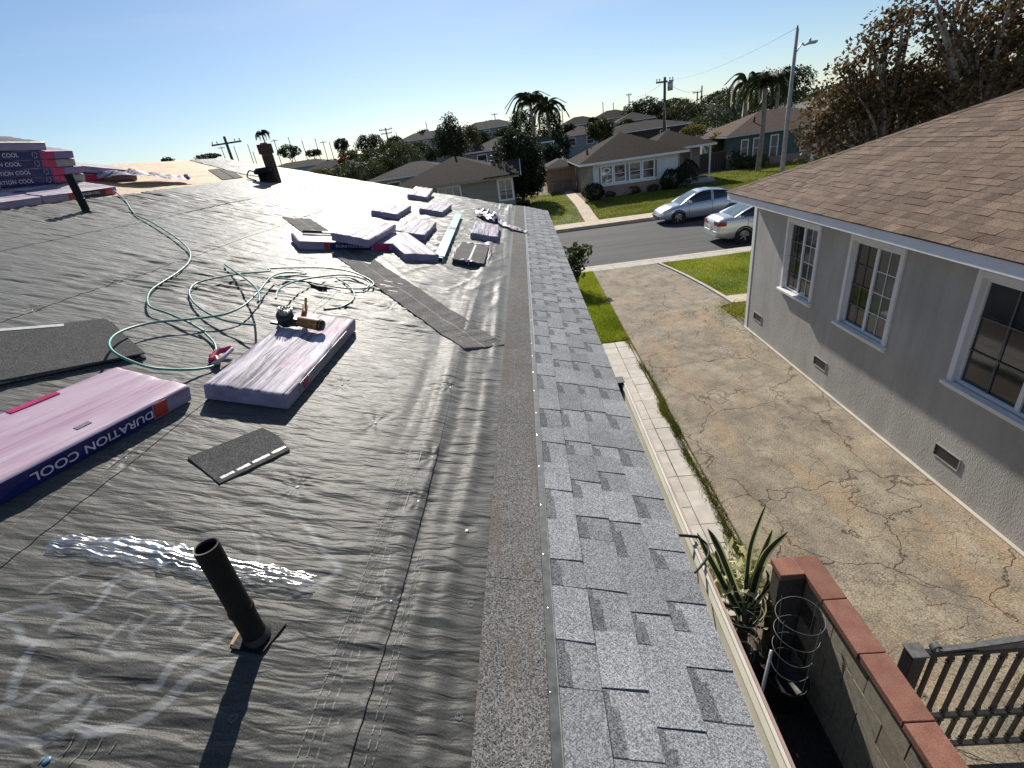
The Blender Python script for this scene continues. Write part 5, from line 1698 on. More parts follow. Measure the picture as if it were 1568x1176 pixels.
# variegated agave
ag = thing('agave_plant', (1.62, 3.02, 0), 'variegated agave with cream edged leaves behind the gutter', 'plant')
rs = random.Random(4)
def agave_leaf(base, tip, bend, w, name='leaf'):
    base = Vector(base); tip = Vector(tip)
    mid = (base + tip) / 2 + Vector(bend)
    P = spline([base, mid, tip], 9)
    d = (tip - base).normalized()
    sidev = d.cross(Vector((0.3, -1, 0.45))).normalized()
    upv = sidev.cross(d)
    g = MB(); c1 = MB()
    n = len(P)
    rows = []; L1 = []; L2 = []
    for i, q in enumerate(P):
        s = i / (n - 1)
        k = w * (0.75 + 0.7 * s - 0.4 * s * s) * (1 - s ** 3.2) + 0.0015
        rows.append([q - sidev * k * 0.62 + upv * k * 0.18, q - sidev * k * 0.3, q - upv * k * 0.10, q + sidev * k * 0.3, q + sidev * k * 0.62 + upv * k * 0.18])
        L1.append([q - sidev * k + upv * k * 0.34, q - sidev * k * 0.62 + upv * k * 0.18]); L2.append([q + sidev * k * 0.62 + upv * k * 0.18, q + sidev * k + upv * k * 0.34])
    g.grid(rows, 0, rs.random()); o = g.build(name, 'agave_green', ag, True)
    c1.grid(L1, 0, rs.random()); c1.grid(L2, 0, rs.random()); c1.build('leaf_edge', 'agave_cream', o, True)
agave_leaf((1.63, 3.15, 0.5), (1.88, 3.48, 1.42), (-0.05, 0.02, 0.05), 0.035)
agave_leaf((1.65, 3.12, 0.55), (2.08, 3.42, 1.10), (-0.06, 0.0, 0.14), 0.05)
agave_leaf((1.60, 3.1, 0.5), (1.98, 3.5, 1.06), (0, 0, 0.1), 0.045)
agave_leaf((1.58, 3.1, 0.5), (1.34, 3.42, 1.22), (-0.05, 0, 0.2), 0.04)
agave_leaf((1.56, 3.05, 0.45), (1.20, 3.30, 1.30), (-0.06, 0.06, 0.12), 0.038)
for i in range(24):
    a = rs.uniform(0, 2 * math.pi); r_ = rs.uniform(0.22, 0.48); hgt = rs.uniform(0.45, 1.0)
    agave_leaf((1.60 + 0.05 * math.cos(a), 3.1 + 0.05 * math.sin(a), rs.uniform(0.2, 0.5)), (1.60 + r_ * math.cos(a) * 0.8, 3.12 + r_ * math.sin(a), hgt), (0.1 * math.cos(a), 0.1 * math.sin(a), rs.uniform(0.08, 0.2)), rs.uniform(0.022, 0.04))
b = MB(); b.tube([(1.60, 3.08, 0.0), (1.60, 3.08, 0.5)], [0.06, 0.04], 10); b.build('stem', 'bark', ag, True)
# leafy cream undergrowth round it
rng = np.random.default_rng(12)
n = 420
C = np.stack([rng.normal(1.52, 0.2, n), rng.normal(3.42, 0.16, n), rng.uniform(0.25, 0.8, n)], 1)
me = leaf_mesh('undergrowth', C, 0.13, 'agave_cream', rng, rng.random(n), 0.35, 0.2)
sp = tag(link('cream_undergrowth', me), 'pale cream striped foliage crowding behind the agave', 'plant')

# ================================================================== HOUSES ACROSS THE STREET AND BEYOND
def hip_roof(b, x0, x1, y0, y1, z, pitch, axis='x', th=0.12, gable=(False, False)):
    """hip roof over the rectangle; ridge along axis; gable flags for the low and high end"""
    if axis == 'x':
        run = (y1 - y0) / 2; ym = (y0 + y1) / 2; zr = z + pitch * run
        ra = x0 + (0 if gable[0] else min(run, (x1 - x0) / 2)); rb = x1 - (0 if gable[1] else min(run, (x1 - x0) / 2))
        A = (ra, ym, zr); B = (rb, ym, zr)
        c = [(x0, y0, z), (x1, y0, z), (x1, y1, z), (x0, y1, z)]
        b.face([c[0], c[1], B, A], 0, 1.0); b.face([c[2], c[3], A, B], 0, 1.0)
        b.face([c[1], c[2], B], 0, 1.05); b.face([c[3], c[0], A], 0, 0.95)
    else:
        run = (x1 - x0) / 2; xm = (x0 + x1) / 2; zr = z + pitch * run
        ra = y0 + (0 if gable[0] else min(run, (y1 - y0) / 2)); rb = y1 - (0 if gable[1] else min(run, (y1 - y0) / 2))
        A = (xm, ra, zr); B = (xm, rb, zr)
        c = [(x0, y0, z), (x1, y0, z), (x1, y1, z), (x0, y1, z)]
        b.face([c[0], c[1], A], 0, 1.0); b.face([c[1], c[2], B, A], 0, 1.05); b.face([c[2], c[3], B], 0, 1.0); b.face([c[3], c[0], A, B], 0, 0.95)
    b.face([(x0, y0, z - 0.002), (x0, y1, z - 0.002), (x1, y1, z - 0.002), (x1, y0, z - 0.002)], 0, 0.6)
    return zr
def fascia(root, x0, x1, y0, y1, z, mat='white_trim', h=0.15):
    b = MB(); e = 0.012
    b.box(x0 + e, x1 - e, y0 + e, y0 + 0.05, z - h, z - 0.006); b.box(x0 + e, x1 - e, y1 - 0.05, y1 - e, z - h, z - 0.006)
    b.box(x0 + e, x0 + 0.05, y0 + 0.051, y1 - 0.051, z - h, z - 0.006); b.box(x1 - 0.05, x1 - e, y0 + 0.051, y1 - 0.051, z - h, z - 0.006)
    return b.build('fascia_board', mat, root)
def window_front(root, x0, x1, z0, z1, y, frame='white_trim', glass='window_glass', bars=(1, 2), sill=True, t=0.06):
    """window on a wall facing -y at plane y"""
    b = MB()
    b.box(x0 - t, x0, y - 0.035, y + 0.01, z0 - t, z1 + t); b.box(x1, x1 + t, y - 0.035, y + 0.01, z0 - t, z1 + t)
    b.box(x0, x1, y - 0.035, y + 0.01, z1, z1 + t); b.box(x0, x1, y - 0.035, y + 0.01, z0 - t, z0)
    w = b.build('window', frame, root)
    b = MB(); b.box(x0, x1, y - 0.012, y - 0.004, z0, z1); b.build('pane', glass, w)
    b = MB()
    nx, nz = bars
    for i in range(1, nx): b.box(x0 + (x1 - x0) * i / nx - 0.02, x0 + (x1 - x0) * i / nx + 0.02, y - 0.03, y - 0.013, z0, z1)
    for i in range(1, nz): b.box(x0, x1, y - 0.028, y - 0.0135, z0 + (z1 - z0) * i / nz - 0.02, z0 + (z1 - z0) * i / nz + 0.02)
    if b.f: b.build('glazing_bar', frame, w)
    return w

# ---- white house
wh = thing('white_house', (8.5, 41, 0.3), 'white board house with brown hip roof and four front windows across the street', 'house')
b = MB(); b.box(4.55, 10.9, 37.45, 46.2, 0.2, 2.62); b.build('wall', 'wall_beige', wh)
b = MB(); b.box(10.9, 13.2, 39.9, 46.2, 0.2, 2.72); b.build('wall', 'wall_beige', wh)
b = MB(); b.box(4.50, 10.95, 37.30, 37.44, 0.2, 1.06); b.build('brick_base', 'wall_pinkbrick', wh)
sidem = MB(); sidem.hexa([(0, -0.03, 0), (1, -0.03, 0), (1, 0, 0), (0, 0, 0), (0, -0.006, 0.165), (1, -0.006, 0.165), (1, 0, 0.165), (0, 0, 0.165)])
sme = sidem.mesh('siding_board', 'wall_white')
for i in range(10):
    z = 1.07 + i * 0.158
    for (xa, xb_) in ((4.9, 5.32), (9.42, 10.9)) if 0.9 < (z - 0.2) < 2.05 and z + 0.158 > 1.25 else ((4.9, 10.9),):
        o = link('siding_board', sme, wh); o.location = (xa, 37.445, z); o.scale = (xb_ - xa, 1, 1)
b = MB(); b.box(4.5, 4.89, 37.40, 37.46, 1.07, 2.6); b.build('corner_panel', 'wall_beige', wh)
for (xa, xb_) in ((5.52, 6.22), (6.44, 7.14), (7.52, 8.22), (8.44, 9.16)):
    window_front(wh, xa, xb_, 1.28, 2.34, 37.42, glass='window_glass', bars=(1, 2), t=0.1)
b = MB(); b.box(5.4, 9.3, 37.2, 37.43, 1.07, 1.17); b.build('window_sill', 'white_trim', wh)
b = MB(); b.lathe([(0.18, 0), (0.30, 0.001), (0.30, 0.012), (0.18, 0.012), (0.18, 0)], Matrix.Translation((5.86, 37.39, 2.10)) @ Matrix.Rotation(math.pi / 2, 4, 'X') @ Matrix.Diagonal((1, 0.62, 1, 1)), 24)
b.build('window_emblem', 'white_trim', wh)
b = MB(); b.box(6.62, 6.95, 37.386, 37.392, 1.72, 1.98); b.build('window_notice', 'wall_peach', wh)
# roofs: main hip and the porch wing
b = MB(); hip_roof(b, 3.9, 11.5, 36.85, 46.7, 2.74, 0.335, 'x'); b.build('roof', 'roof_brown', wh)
fascia(wh, 3.9, 11.5, 36.85, 46.7, 2.738)
b = MB(); hip_roof(b, 9.0, 14.0, 38.7, 46.5, 2.86, 0.30, 'x'); b.build('roof', 'roof_brown', wh)
fascia(wh, 9.0, 14.0, 38.7, 46.5, 2.858)
b = MB(); b.box(13.55, 13.66, 38.9, 39.0, 0.3, 2.72); b.build('porch_post', 'white_trim', wh)
b = MB(); b.box(10.98, 13.9, 38.6, 39.88, 0.2, 0.5); b.build('porch_floor', 'concrete', wh)
window_front(wh, 11.05, 11.45, 1.0, 2.5, 39.86, bars=(1, 1)); window_front(wh, 11.7, 12.5, 0.55, 2.5, 39.86, bars=(1, 2), glass='window_glass')
for (vx, vy) in ((4.9, 40.2), (5.6, 43.0), (6.3, 43.6)):
    b = MB(); b.tube([(vx, vy, 2.8), (vx, vy, 3.55)], 0.07, 8); b.build('roof_vent', 'pipe_black', wh, True)

# ---- tan house
th_ = thing('tan_house', (-5.0, 41, 0.3), 'tan clapboard house with dark brown roof across the street behind our gable', 'house')
b = MB(); b.box(-9.2, -0.85, 37.4, 46, 0.2, 2.64); b.build('wall', 'wall_tan', th_)
sme2 = sidem.mesh('siding_board', 'wall_tan')
for i in range(14):
    o = link('siding_board', sme2, th_); o.location = (-9.2, 37.395, 0.4 + i * 0.16); o.scale = (8.35, 1.4, 1)
window_front(th_, -1.88, -0.98, 1.15, 2.42, 37.355, glass='window_glass_pale', bars=(2, 2), t=0.13)
window_front(th_, -6.3, -4.75, 1.3, 2.42, 37.355, glass='window_glass_pale', bars=(3, 1), t=0.1)
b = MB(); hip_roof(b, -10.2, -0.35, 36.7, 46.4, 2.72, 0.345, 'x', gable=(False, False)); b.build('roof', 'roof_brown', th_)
fascia(th_, -10.2, -0.35, 36.7, 46.4, 2.718, 'wall_tan')
b = MB(); hip_roof(b, -2.9, -0.2, 36.3, 41.0, 2.80, 0.36, 'x', gable=(False, True)); b.build('roof', 'roof_brown', th_)
b = MB(); b.hexa([(-0.24, 36.3, 2.66), (-0.19, 36.3, 2.66), (-0.19, 38.65, 3.51), (-0.24, 38.65, 3.51), (-0.24, 36.3, 2.80), (-0.19, 36.3, 2.80), (-0.19, 38.65, 3.65), (-0.24, 38.65, 3.65)])
b.build('rake_board', 'white_trim', th_)
b = MB(); b.tube([(-5.2, 41.5, 4.3), (-5.2, 41.5, 4.75)], 0.08, 8); b.build('roof_vent', 'pipe_black', th_, True)

# ---- peach garage between them
ga = thing('peach_garage', (3, 48, 0.3), 'peach stucco garage with grey hip roof set back beside the white house', 'garage')
b = MB(); b.box(1.95, 4.55, 46.3, 51.5, 0.2, 2.22); b.build('wall', 'wall_peach', ga)
b = MB(); hip_roof(b, 1.65, 4.95, 45.9, 52, 2.3, 0.36, 'y'); b.build('roof', 'roof_grey', ga)
fascia(ga, 1.65, 4.95, 45.9, 52, 2.298, 'wall_peach')
b = MB(); b.box(2.3, 4.2, 46.26, 46.30, 0.3, 1.25); b.build('garage_door', 'wall_pinkbrick', ga)
# low wire fence in front of it
fe = thing('wire_fence', (2.5, 45.2, 0.3), 'low pale wire fence before the peach garage', 'fence')
for i in range(6):
    b = MB(); b.tube([(-0.4 + i * 0.92, 45.2, 0.28), (-0.4 + i * 0.92, 45.2, 1.15)], 0.025, 6); b.build('post', 'galvanized', fe, True)
for z in (0.45, 1.12):
    b = MB(); b.tube([(-0.4, 45.2, z), (4.2, 45.2, z)], 0.018, 6); b.build('rail', 'galvanized', fe, True)

# ---- dark teal house at the right
te = thing('teal_house', (22, 48, 0.3), 'dark teal house with pinkish tan gable roof behind the street lamp', 'house')
b = MB(); b.box(17.75, 27.5, 45.5, 53, 0.2, 2.85); b.build('wall', 'wall_teal', te)
b = MB(); hip_roof(b, 17.0, 28.2, 44.9, 53.6, 2.88, 0.34, 'x'); b.build('roof', 'roof_tan', te)
fascia(te, 17.0, 28.2, 44.9, 53.6, 2.878, 'vinyl_grey')
for (xa, xb_, za, zb) in ((18.5, 18.95, 1.2, 2.35), (19.5, 19.9, 1.0, 2.35), (20.9, 21.4, 0.75, 2.4), (23.4, 24.3, 1.0, 2.4)):
    window_front(te, xa, xb_, za, zb, 45.46, t=0.1)
b = MB(); b.box(17.78, 27.4, 45.25, 45.47, 0.2, 0.85); b.build('stone_base', 'wall_pinkbrick', te)
for (vx, vy) in ((20.0, 47), (21.2, 48)):
    b = MB(); b.tube([(vx, vy, 3.2), (vx, vy, 4.0)], 0.08, 8); b.build('roof_vent', 'pipe_black', te, True)
df = thing('dark_fence', (15.5, 45.6, 0.3), 'dark board fence between the white and the teal house', 'fence')
bd = MB(); bd.box(0.004, 0.236, -0.015, 0.015, 0.2, 1.75); bme = bd.mesh('fence_board', 'fence_dark')
for i in range(13):
    o = link('fence_board', bme, df, False); o.location = (14.2 + i * 0.24, 45.6, 0.02 * (i % 3))

# ---- houses further back
def far_house(label, px, py_eave, dist, w, d, roofmat, wallmat, h=None, pitch=0.36, axis='x', windows=2, yaw=0.0, name='far_house', stor=1, base=None):
    x, y, z = at_y(px, py_eave, dist)
    g0_ = gz(x, y) - 0.2 if base is None else base
    r = thing(name, (x, y + d / 2, g0_), label, 'house', 'houses on the rise beyond the street')
    ze = z
    b = MB(); b.box(x - w / 2 + 0.4, x + w / 2 - 0.4, y + 0.45, y + d - 0.4, g0_ - 0.5, ze - 0.05); b.build('wall', wallmat, r)
    b = MB(); hip_roof(b, x - w / 2, x + w / 2, y, y + d, ze, pitch, axis); b.build('roof', roofmat, r)
    fascia(r, x - w / 2, x + w / 2, y, y + d, ze - 0.002, 'white_paint')
    for s in range(stor):
        for i in range(windows):
            xc = x - w / 2 + w * (i + 0.7) / (windows + 0.4)
            zt = ze - 0.45 - s * 2.6
            window_front(r, xc - 0.5, xc + 0.5, zt - 1.1, zt, y + 0.45, t=0.09)
    return r
far_house('pale two storey house with low grey roof behind the tan house', 778, 225, 60, 10.5, 8, 'roof_grey', 'wall_bluegrey', pitch=0.30, windows=3, stor=2)
far_house('low house with grey roof left of the tan house', 628, 268, 46, 8, 7, 'roof_grey', 'wall_beige', pitch=0.28)
far_house('small house with pale grey roof between the dark shrubs', 500, 262, 82, 11, 8, 'roof_grey', 'wall_bluegrey', windows=3)
far_house('greenish grey house far left beside the chimney', 450, 256, 100, 14, 8, 'roof_grey', 'wall_bluegrey', windows=3, pitch=0.25)
far_house('house with pale gable roof behind the dark hedge', 545, 247, 118, 12, 8, 'roof_grey', 'wall_beige', windows=3)
far_house('house on the rise right of the dark round tree', 650, 212, 120, 14, 8, 'roof_grey', 'wall_beige', windows=3)
far_house('pale house on the rise behind the palm', 745, 196, 112, 13, 8, 'roof_grey', 'wall_bluegrey', windows=3)
far_house('tall house with brown roof on the rise, left of the pair', 890, 190, 118, 11, 9, 'roof_brown', 'wall_bluegrey', windows=3, stor=2)
far_house('tall house with brown roof on the rise, right of the pair', 942, 180, 116, 11, 9, 'roof_brown', 'wall_beige', windows=3, stor=2)
far_house('house with pale blue grey gable before the dark round tree', 975, 183, 104, 8, 8, 'roof_grey', 'wall_bluegrey')
far_house('low house with light tan roof on the rise below the tall pair', 890, 205, 88, 7, 7, 'roof_tan', 'wall_bluegrey')
far_house('low dark roofed house behind the ridge of the white house', 990, 197, 66, 11, 7, 'roof_grey', 'fence_dark', pitch=0.25, windows=2)
far_house('house with blue grey roof on the rise right of the utility pole', 1085, 172, 110, 12, 8, 'roof_grey', 'wall_bluegrey', windows=3)
far_house('house on the rise half hidden by shrubs right of the round tree', 1045, 168, 135, 14, 8, 'roof_grey', 'wall_beige', windows=3)
far_house('pale blue house glimpsed through the sycamore trunks', 1470, 175, 30, 9, 7, 'roof_grey', 'wall_bluegrey', base=0.0)

# ================================================================== CARS
def car(name, M, paint, label, L=4.55, W=1.78, Hh=1.47, hatch=True, rear_plate=False):
    root = thing(name, None, label, 'car', 'cars parked along the kerb', M)
    hl = L / 2
    if hatch:   # nose at +x
        belt = [(-hl, .78), (-hl + .10, .98), (-hl + .45, 1.06), (-1.0, 1.03), (-.2, .98), (.75, .94), (1.15, .90), (1.6, .83), (hl - .28, .70), (hl - .06, .56), (hl, .44)]
        roof = [(-hl + .30, 1.04), (-1.55, 1.25), (-1.0, 1.38), (-.35, Hh), (.1, Hh - .01), (.45, 1.36), (.85, 1.15), (1.22, .90)]
    else:
        belt = [(-hl, .72), (-hl + .06, .94), (-hl + .3, 1.03), (-1.55, 1.05), (-1.0, 1.02), (-.2, .98), (.75, .95), (1.15, .92), (1.6, .85), (hl - .25, .72), (hl - .06, .58), (hl, .45)]
        roof = [(-1.72, 1.05), (-1.35, 1.24), (-.95, 1.39), (-.35, Hh), (.1, Hh - .01), (.4, 1.37), (.8, 1.17), (1.2, .92)]
    bx = [p[0] for p in belt]; bz = [p[1] for p in belt]
    rx = [p[0] for p in roof]; rzv = [p[1] for p in roof]
    hw = W / 2
    def wid(x):
        e = abs(x) / hl
        return hw * (1 - 0.16 * max(0, (e - 0.62) / 0.38) ** 2.2)
    xs = sorted(set(list(np.linspace(-hl, hl, 34)) + bx))
    wb = 1.33
    rows = []
    for x in xs:
        w = wid(x); zt = float(np.interp(x, bx, bz)); e = abs(x) / hl
        zl = 0.20 + 0.10 * max(0, (e - 0.8) / 0.2)
        half = [(w * 0.5, zl), (w * 0.93, zl + .02), (w * 0.985, zl + .12), (w, min(0.55, zt - .08)), (w * 0.985, zt - .10), (w * 0.93, zt - .015), (w * 0.6, zt + .02), (0.0, zt + .03)]
        rows.append([(x, -u, v) for u, v in half] + [(x, u, v) for u, v in half[-2::-1]])
    b = MB(); b.grid(rows)
    b.face(rows[0]); b.face(rows[-1][::-1])
    b.build('body', paint, root, True, True)
    # cabin
    cx_ = sorted(set(list(np.linspace(rx[0], rx[-1], 26))))
    crow = []
    for x in cx_:
        zr_ = float(np.interp(x, rx, rzv)); zb_ = float(np.interp(x, bx, bz)) - 0.02
        zr_ = max(zr_, zb_ + 0.012)
        k = (zr_ - zb_) / 0.5
        w0 = wid(x) * 0.93; w1 = w0 - 0.22 * min(1, k)
        half = [(w0, zb_), ((w0 + w1) / 2 + .02, zb_ + (zr_ - zb_) * .5), (w1, zr_ - .045 * min(1, k)), (w1 - .1, zr_ - .008), (w1 * 0.5, zr_ + .012), (0, zr_ + .018)]
        crow.append([(x, -u, v) for u, v in half] + [(x, u, v) for u, v in half[-2::-1]])
    n = len(crow[0])
    def patch(name_, mat, test):
        b = MB()
        for i in range(len(crow) - 1):
            xm = (cx_[i] + cx_[i + 1]) / 2
            for j in range(n - 1):
                if test(xm, j): b.face([crow[i][j], crow[i + 1][j], crow[i + 1][j + 1], crow[i][j + 1]])
        if b.f: return b.build(name_, mat, root, True, True)
    fr_ = 0.36; rr_ = -1.0 if hatch else -0.98
    sidej = lambda j: j in (0, 1, n - 2, n - 3)
    pil = lambda x: (x > 0.83) or (x < (-1.55 if hatch else -1.45)) or (-0.40 < x < -0.30)
    patch('windscreen', 'car_glass_pale', lambda x, j: x > fr_ and not sidej(j) and 3 <= j <= n - 5)
    patch('rear_window', 'car_glass_pale', lambda x, j: x < rr_ and 3 <= j <= n - 5)
    patch('roof_panel', paint, lambda x, j: (rr_ <= x <= fr_ and not sidej(j)) or ((x > fr_ or x < rr_) and j in (2, n - 4)))
    for s_, js in ((-1, (0, 1)), (1, (n - 2, n - 3))):
        patch('side_window', 'car_glass', lambda x, j: j in js and not pil(x) and x > -0.35)
        patch('side_window', 'car_glass', lambda x, j: j in js and not pil(x) and x <= -0.35)
        patch('pillar', paint, lambda x, j: j in js and pil(x))
    # wheels
    for wx in (-wb, wb):
        for s_ in (-1, 1):
            yo = s_ * (hw - 0.015)
            Mw = Matrix.Translation((wx, yo, 0.315)) @ Matrix.Rotation(-s_ * math.pi / 2, 4, 'X')
            b = MB(); b.lathe([(0.375, -0.05), (0.375, 0.018), (0.33, 0.022), (0.30, 0.0)], Mw, 28); b.build('wheel_arch', 'tyre', root, True, True)
            b = MB(); b.lathe([(0.20, -0.19), (0.30, -0.19), (0.315, -0.15), (0.315, 0.0), (0.295, 0.028), (0.215, 0.034), (0.205, 0.02)], Mw, 28); w_ = b.build('wheel', 'tyre', root, True, True)
            b = MB(); b.lathe([(0.21, 0.03), (0.195, 0.005), (0.15, 0.0), (0.0001, 0.0)], Mw, 24)
            o = b.build('rim', 'tyre', w_, True, True)
            b = MB()
            for k in range(5):
                a = k * 2 * math.pi / 5
                Ms = Mw @ Matrix.Rotation(a, 4, 'Z')
                b.hexa([tuple(Ms @ Vector(q)) for q in ((0.03, -0.035, 0.002), (0.205, -0.022, 0.012), (0.205, 0.022, 0.012), (0.03, 0.035, 0.002), (0.03, -0.03, 0.022), (0.205, -0.018, 0.03), (0.205, 0.018, 0.03), (0.03, 0.03, 0.022))])
            b.lathe([(0.05, 0.02), (0.045, 0.028), (0.0001, 0.028)], Mw, 14)
            b.build('spokes', 'rim_alloy', w_, False, True)
    for s_ in (-1, 1):
        b = MB(); b.box(0.70, 0.86, min(s_ * (hw - 0.02), s_ * (hw + 0.14)), max(s_ * (hw - 0.02), s_ * (hw + 0.14)), 0.94, 1.07); b.build('mirror', paint, root, False, True, 0.03)
        # lamps hug the body corner
        for (xa, xb2_, za, zb_, mt, nm) in ((hl - .52, hl - .12, .60, .73, 'lamp_clear', 'headlight'), (-hl + .03, -hl + .34, .76, .93, 'lamp_red', 'tail_light')):
            b = MB(); P = []
            for x in np.linspace(xa, xb2_, 6):
                w = wid(x) + 0.008; zt = min(zb_, float(np.interp(x, bx, bz)) - 0.02)
                P.append([(x, s_ * w, za), (x, s_ * w * 1.0, (za + zt) / 2), (x, s_ * (w - 0.012), zt)])
            b.grid(P)
            e = -hl if nm == 'tail_light' else hl
            if nm == 'tail_light':
                x = xa; w = wid(x)
                b.grid([[(x - 0.012, s_ * w, za), (x - 0.012, s_ * w, zb_)], [(x - 0.035, s_ * (w - 0.38), za + .02), (x - 0.035, s_ * (w - 0.38), zb_)]])
            b.build(nm, mt, root, True, True)
        b = MB()
        for xd in (0.78, -0.36, -1.22):
            zt = float(np.interp(xd, bx, bz))
            b.box(xd - 0.006, xd + 0.006, min(s_ * (wid(xd) - 0.01), s_ * (wid(xd) + 0.0025)), max(s_ * (wid(xd) - 0.01), s_ * (wid(xd) + 0.0025)), 0.33, zt - 0.1)
        b.build('door_seam', 'tyre', root, False, True)
        for xd in (-0.2, -1.05):
            b = MB(); b.box(xd - 0.1, xd + 0.1, min(s_ * (wid(xd) - 0.02), s_ * (wid(xd) + 0.03)), max(s_ * (wid(xd) - 0.02), s_ * (wid(xd) + 0.03)), 0.80, 0.83); b.build('door_handle', paint, root, False, True)
    b = MB(); b.box(hl - 0.06, hl + 0.015, -0.55, 0.55, 0.27, 0.42); b.build('grille', 'tyre', root, False, True)
    b = MB(); b.box(-hl - 0.025, -hl + 0.2, -0.70, 0.70, 0.30, 0.55); b.build('bumper', paint, root, False, True, 0.04)
    b = MB(); b.box(-hl - 0.04, -hl - 0.027, -0.16, 0.16, 0.60, 0.72); b.build('number_plate', 'plate_white', root, False, True)
    return root
ROADZ = -0.15
car('hatchback_car', Matrix.Translation((9.0, 26.95, ROADZ)) @ Matrix.Rotation(math.pi, 4, 'Z'), 'paint_silver_blue', 'silver blue hatchback parked at the far kerb facing left')
car('sedan_car', Matrix.Translation((9.85, 20.95, ROADZ)), 'paint_silver', 'pale silver sedan at the near kerb half hidden by the stucco house', L=4.75, W=1.82, Hh=1.45, hatch=False)

# ================================================================== POLES AND WIRES
sl = thing('street_lamp', (13.85, 28.65, 0), 'tall pale concrete street lamp pole with curved arm at the far kerb', 'street lamp')
tx, ty, tz = at_y(1221, 44, 28.65)
b = MB(); b.tube([(tx + 0.02, ty, -0.05), (tx, ty, tz)], [0.13, 0.075], 12); b.build('pole', 'pole_concrete', sl, True)
b = MB(); b.tube([(tx, ty, tz), (tx, ty, tz + 0.15)], [0.045, 0.03], 8); b.build('pole_tip', 'wire_dark', sl, True)
ax, ay, az = at_y(1218, 84, 28.65); ex, ey, ez = at_y(1240, 66, 28.65); lx, ly, lz = at_y(1247, 64.5, 28.65)
b = MB(); b.tube(spline([(tx, ay, az), (ax + 0.25, ay, az + 0.42), (ex - 0.25, ey, ez - 0.05), (ex, ey, ez)]), 0.035, 8); b.build('arm', 'galvanized', sl, True)
b = MB(); b.box(ex - 0.12, lx + 0.12, ey - 0.12, ey + 0.12, ez - 0.02, ez + 0.08); b.build('lamp_head', 'galvanized', sl, False, bevel=0.03)
b = MB(); b.box(ex - 0.02, lx + 0.06, ey - 0.07, ey + 0.07, ez - 0.05, ez - 0.022); b.build('lens', 'lamp_clear', sl)
b = MB(); b.tube([(ex, ey, ez + 0.08), (ex, ey, ez + 0.2)], 0.05, 8); b.build('photocell', 'galvanized', sl, True)

def utility_pole(px, pt, pb, dist, label, arms=((0.94, 1.2),), r=0.13, transformer=False, insul=True, lean=0.0):
    x, y, zt = at_y(px, pt, dist)
    base = gz(x, y) - 0.3
    t = thing('utility_pole', (x, y, base), label, 'utility pole', 'wooden utility poles of the neighbourhood')
    b = MB(); b.tube([(x + lean, y, base), (x, y, zt)], [r * 1.25, r * 0.85], 8); b.build('pole', 'pole_wood', t, True)
    for (f, half) in arms:
        za = base + (zt - base) * f
        b = MB(); b.box(x - half, x + half, y - 0.07, y + 0.07, za - 0.08, za + 0.08); cr = b.build('crossarm', 'pole_wood', t)
        if insul:
            for s_ in (-0.92, -0.6, 0.6, 0.92):
                b = MB(); b.tube([(x + s_ * half, y, za + 0.08), (x + s_ * half, y, za + 0.32)], [0.03, 0.06], 6); b.build('insulator', 'wire_dark', cr)
    if transformer:
        b = MB(); b.tube([(x + 0.55, y - 0.1, zt - 1.3), (x + 0.55, y - 0.1, zt - 0.35)], 0.28, 12); b.build('transformer', 'galvanized', t, True)
    return x, y, zt
P0 = utility_pole(1018, 118, 195, 60, 'utility pole with a grey transformer behind the white house', ((0.955, 0.9), (0.73, 0.7)), 0.16, True)
P1 = utility_pole(343, 209, 243, 60, 'utility pole with a wide crossarm left of the chimney', ((0.93, 1.75),), 0.17)
P2 = utility_pole(1075, 131, 175, 105, 'far utility pole right of the transformer pole', (), 0.14)
P3 = utility_pole(1068, 140, 170, 120, 'far utility pole with a short crossarm by the hill houses', ((0.97, 1.0),), 0.15)
P4 = utility_pole(590, 196, 225, 120, 'far utility pole with double crossarm above the dark hedge', ((0.97, 1.5), (0.90, 1.3)), 0.17)
P5 = utility_pole(963, 143, 160, 170, 'far utility pole left of the dark round tree', ((0.96, 0.8),), 0.16)
k = 0
names = ('first', 'second', 'third', 'fourth', 'fifth', 'sixth', 'seventh', 'eighth', 'ninth', 'tenth', 'eleventh', 'twelfth', 'thirteenth')
for (px, pt) in ((338, 224), (358, 224), (379, 221), (387, 232), (419, 213), (441, 210), (462, 215), (482, 212), (494, 216), (504, 217), (606, 202), (652, 187), (757, 173)):
    utility_pole(px, pt, 240, 165, 'thin distant pole on the skyline, %s from the left' % names[k], () if k % 4 else ((0.97, 1.1),), 0.12, insul=False, lean=random.uniform(-.2, .2)); k += 1
for (px, pt, lb) in ((860, 160, 'thin distant pole above the palm trees'), (923, 156, 'thin distant pole left above the brown roofed hill houses'), (939, 157, 'thin distant pole right above the brown roofed hill houses')):
    utility_pole(px, pt, 200, 165, lb, ((0.97, 0.8),) if px == 860 else (), 0.12, insul=False)
def wire(a, c, sag, label, r=0.012):
    a = Vector(a); c = Vector(c)
    pts = [a.lerp(c, t) - Vector((0, 0, sag * 4 * t * (1 - t))) for t in np.linspace(0, 1, 14)]
    b = MB(); b.tube(pts, r, 5); o = b.build('overhead_wire', 'wire_dark', None, True); tag(o, label, 'wire', 'overhead wires')
wire((P0[0], P0[1], P0[2] - 0.3), (tx, ty, tz + 0.05), 0.5, 'overhead wire from the transformer pole to the street lamp', 0.008)
wire((P0[0], P0[1], P0[2] - 2.2), (12.5, 46, 2.9), 0.3, 'service wire from the transformer pole to the white house roof', 0.008)
wire((P0[0], P0[1], P0[2] - 0.4), (P5[0], P5[1], P5[2] - 0.3), 1.0, 'overhead wire from the transformer pole to the pole left of the round tree', 0.015)
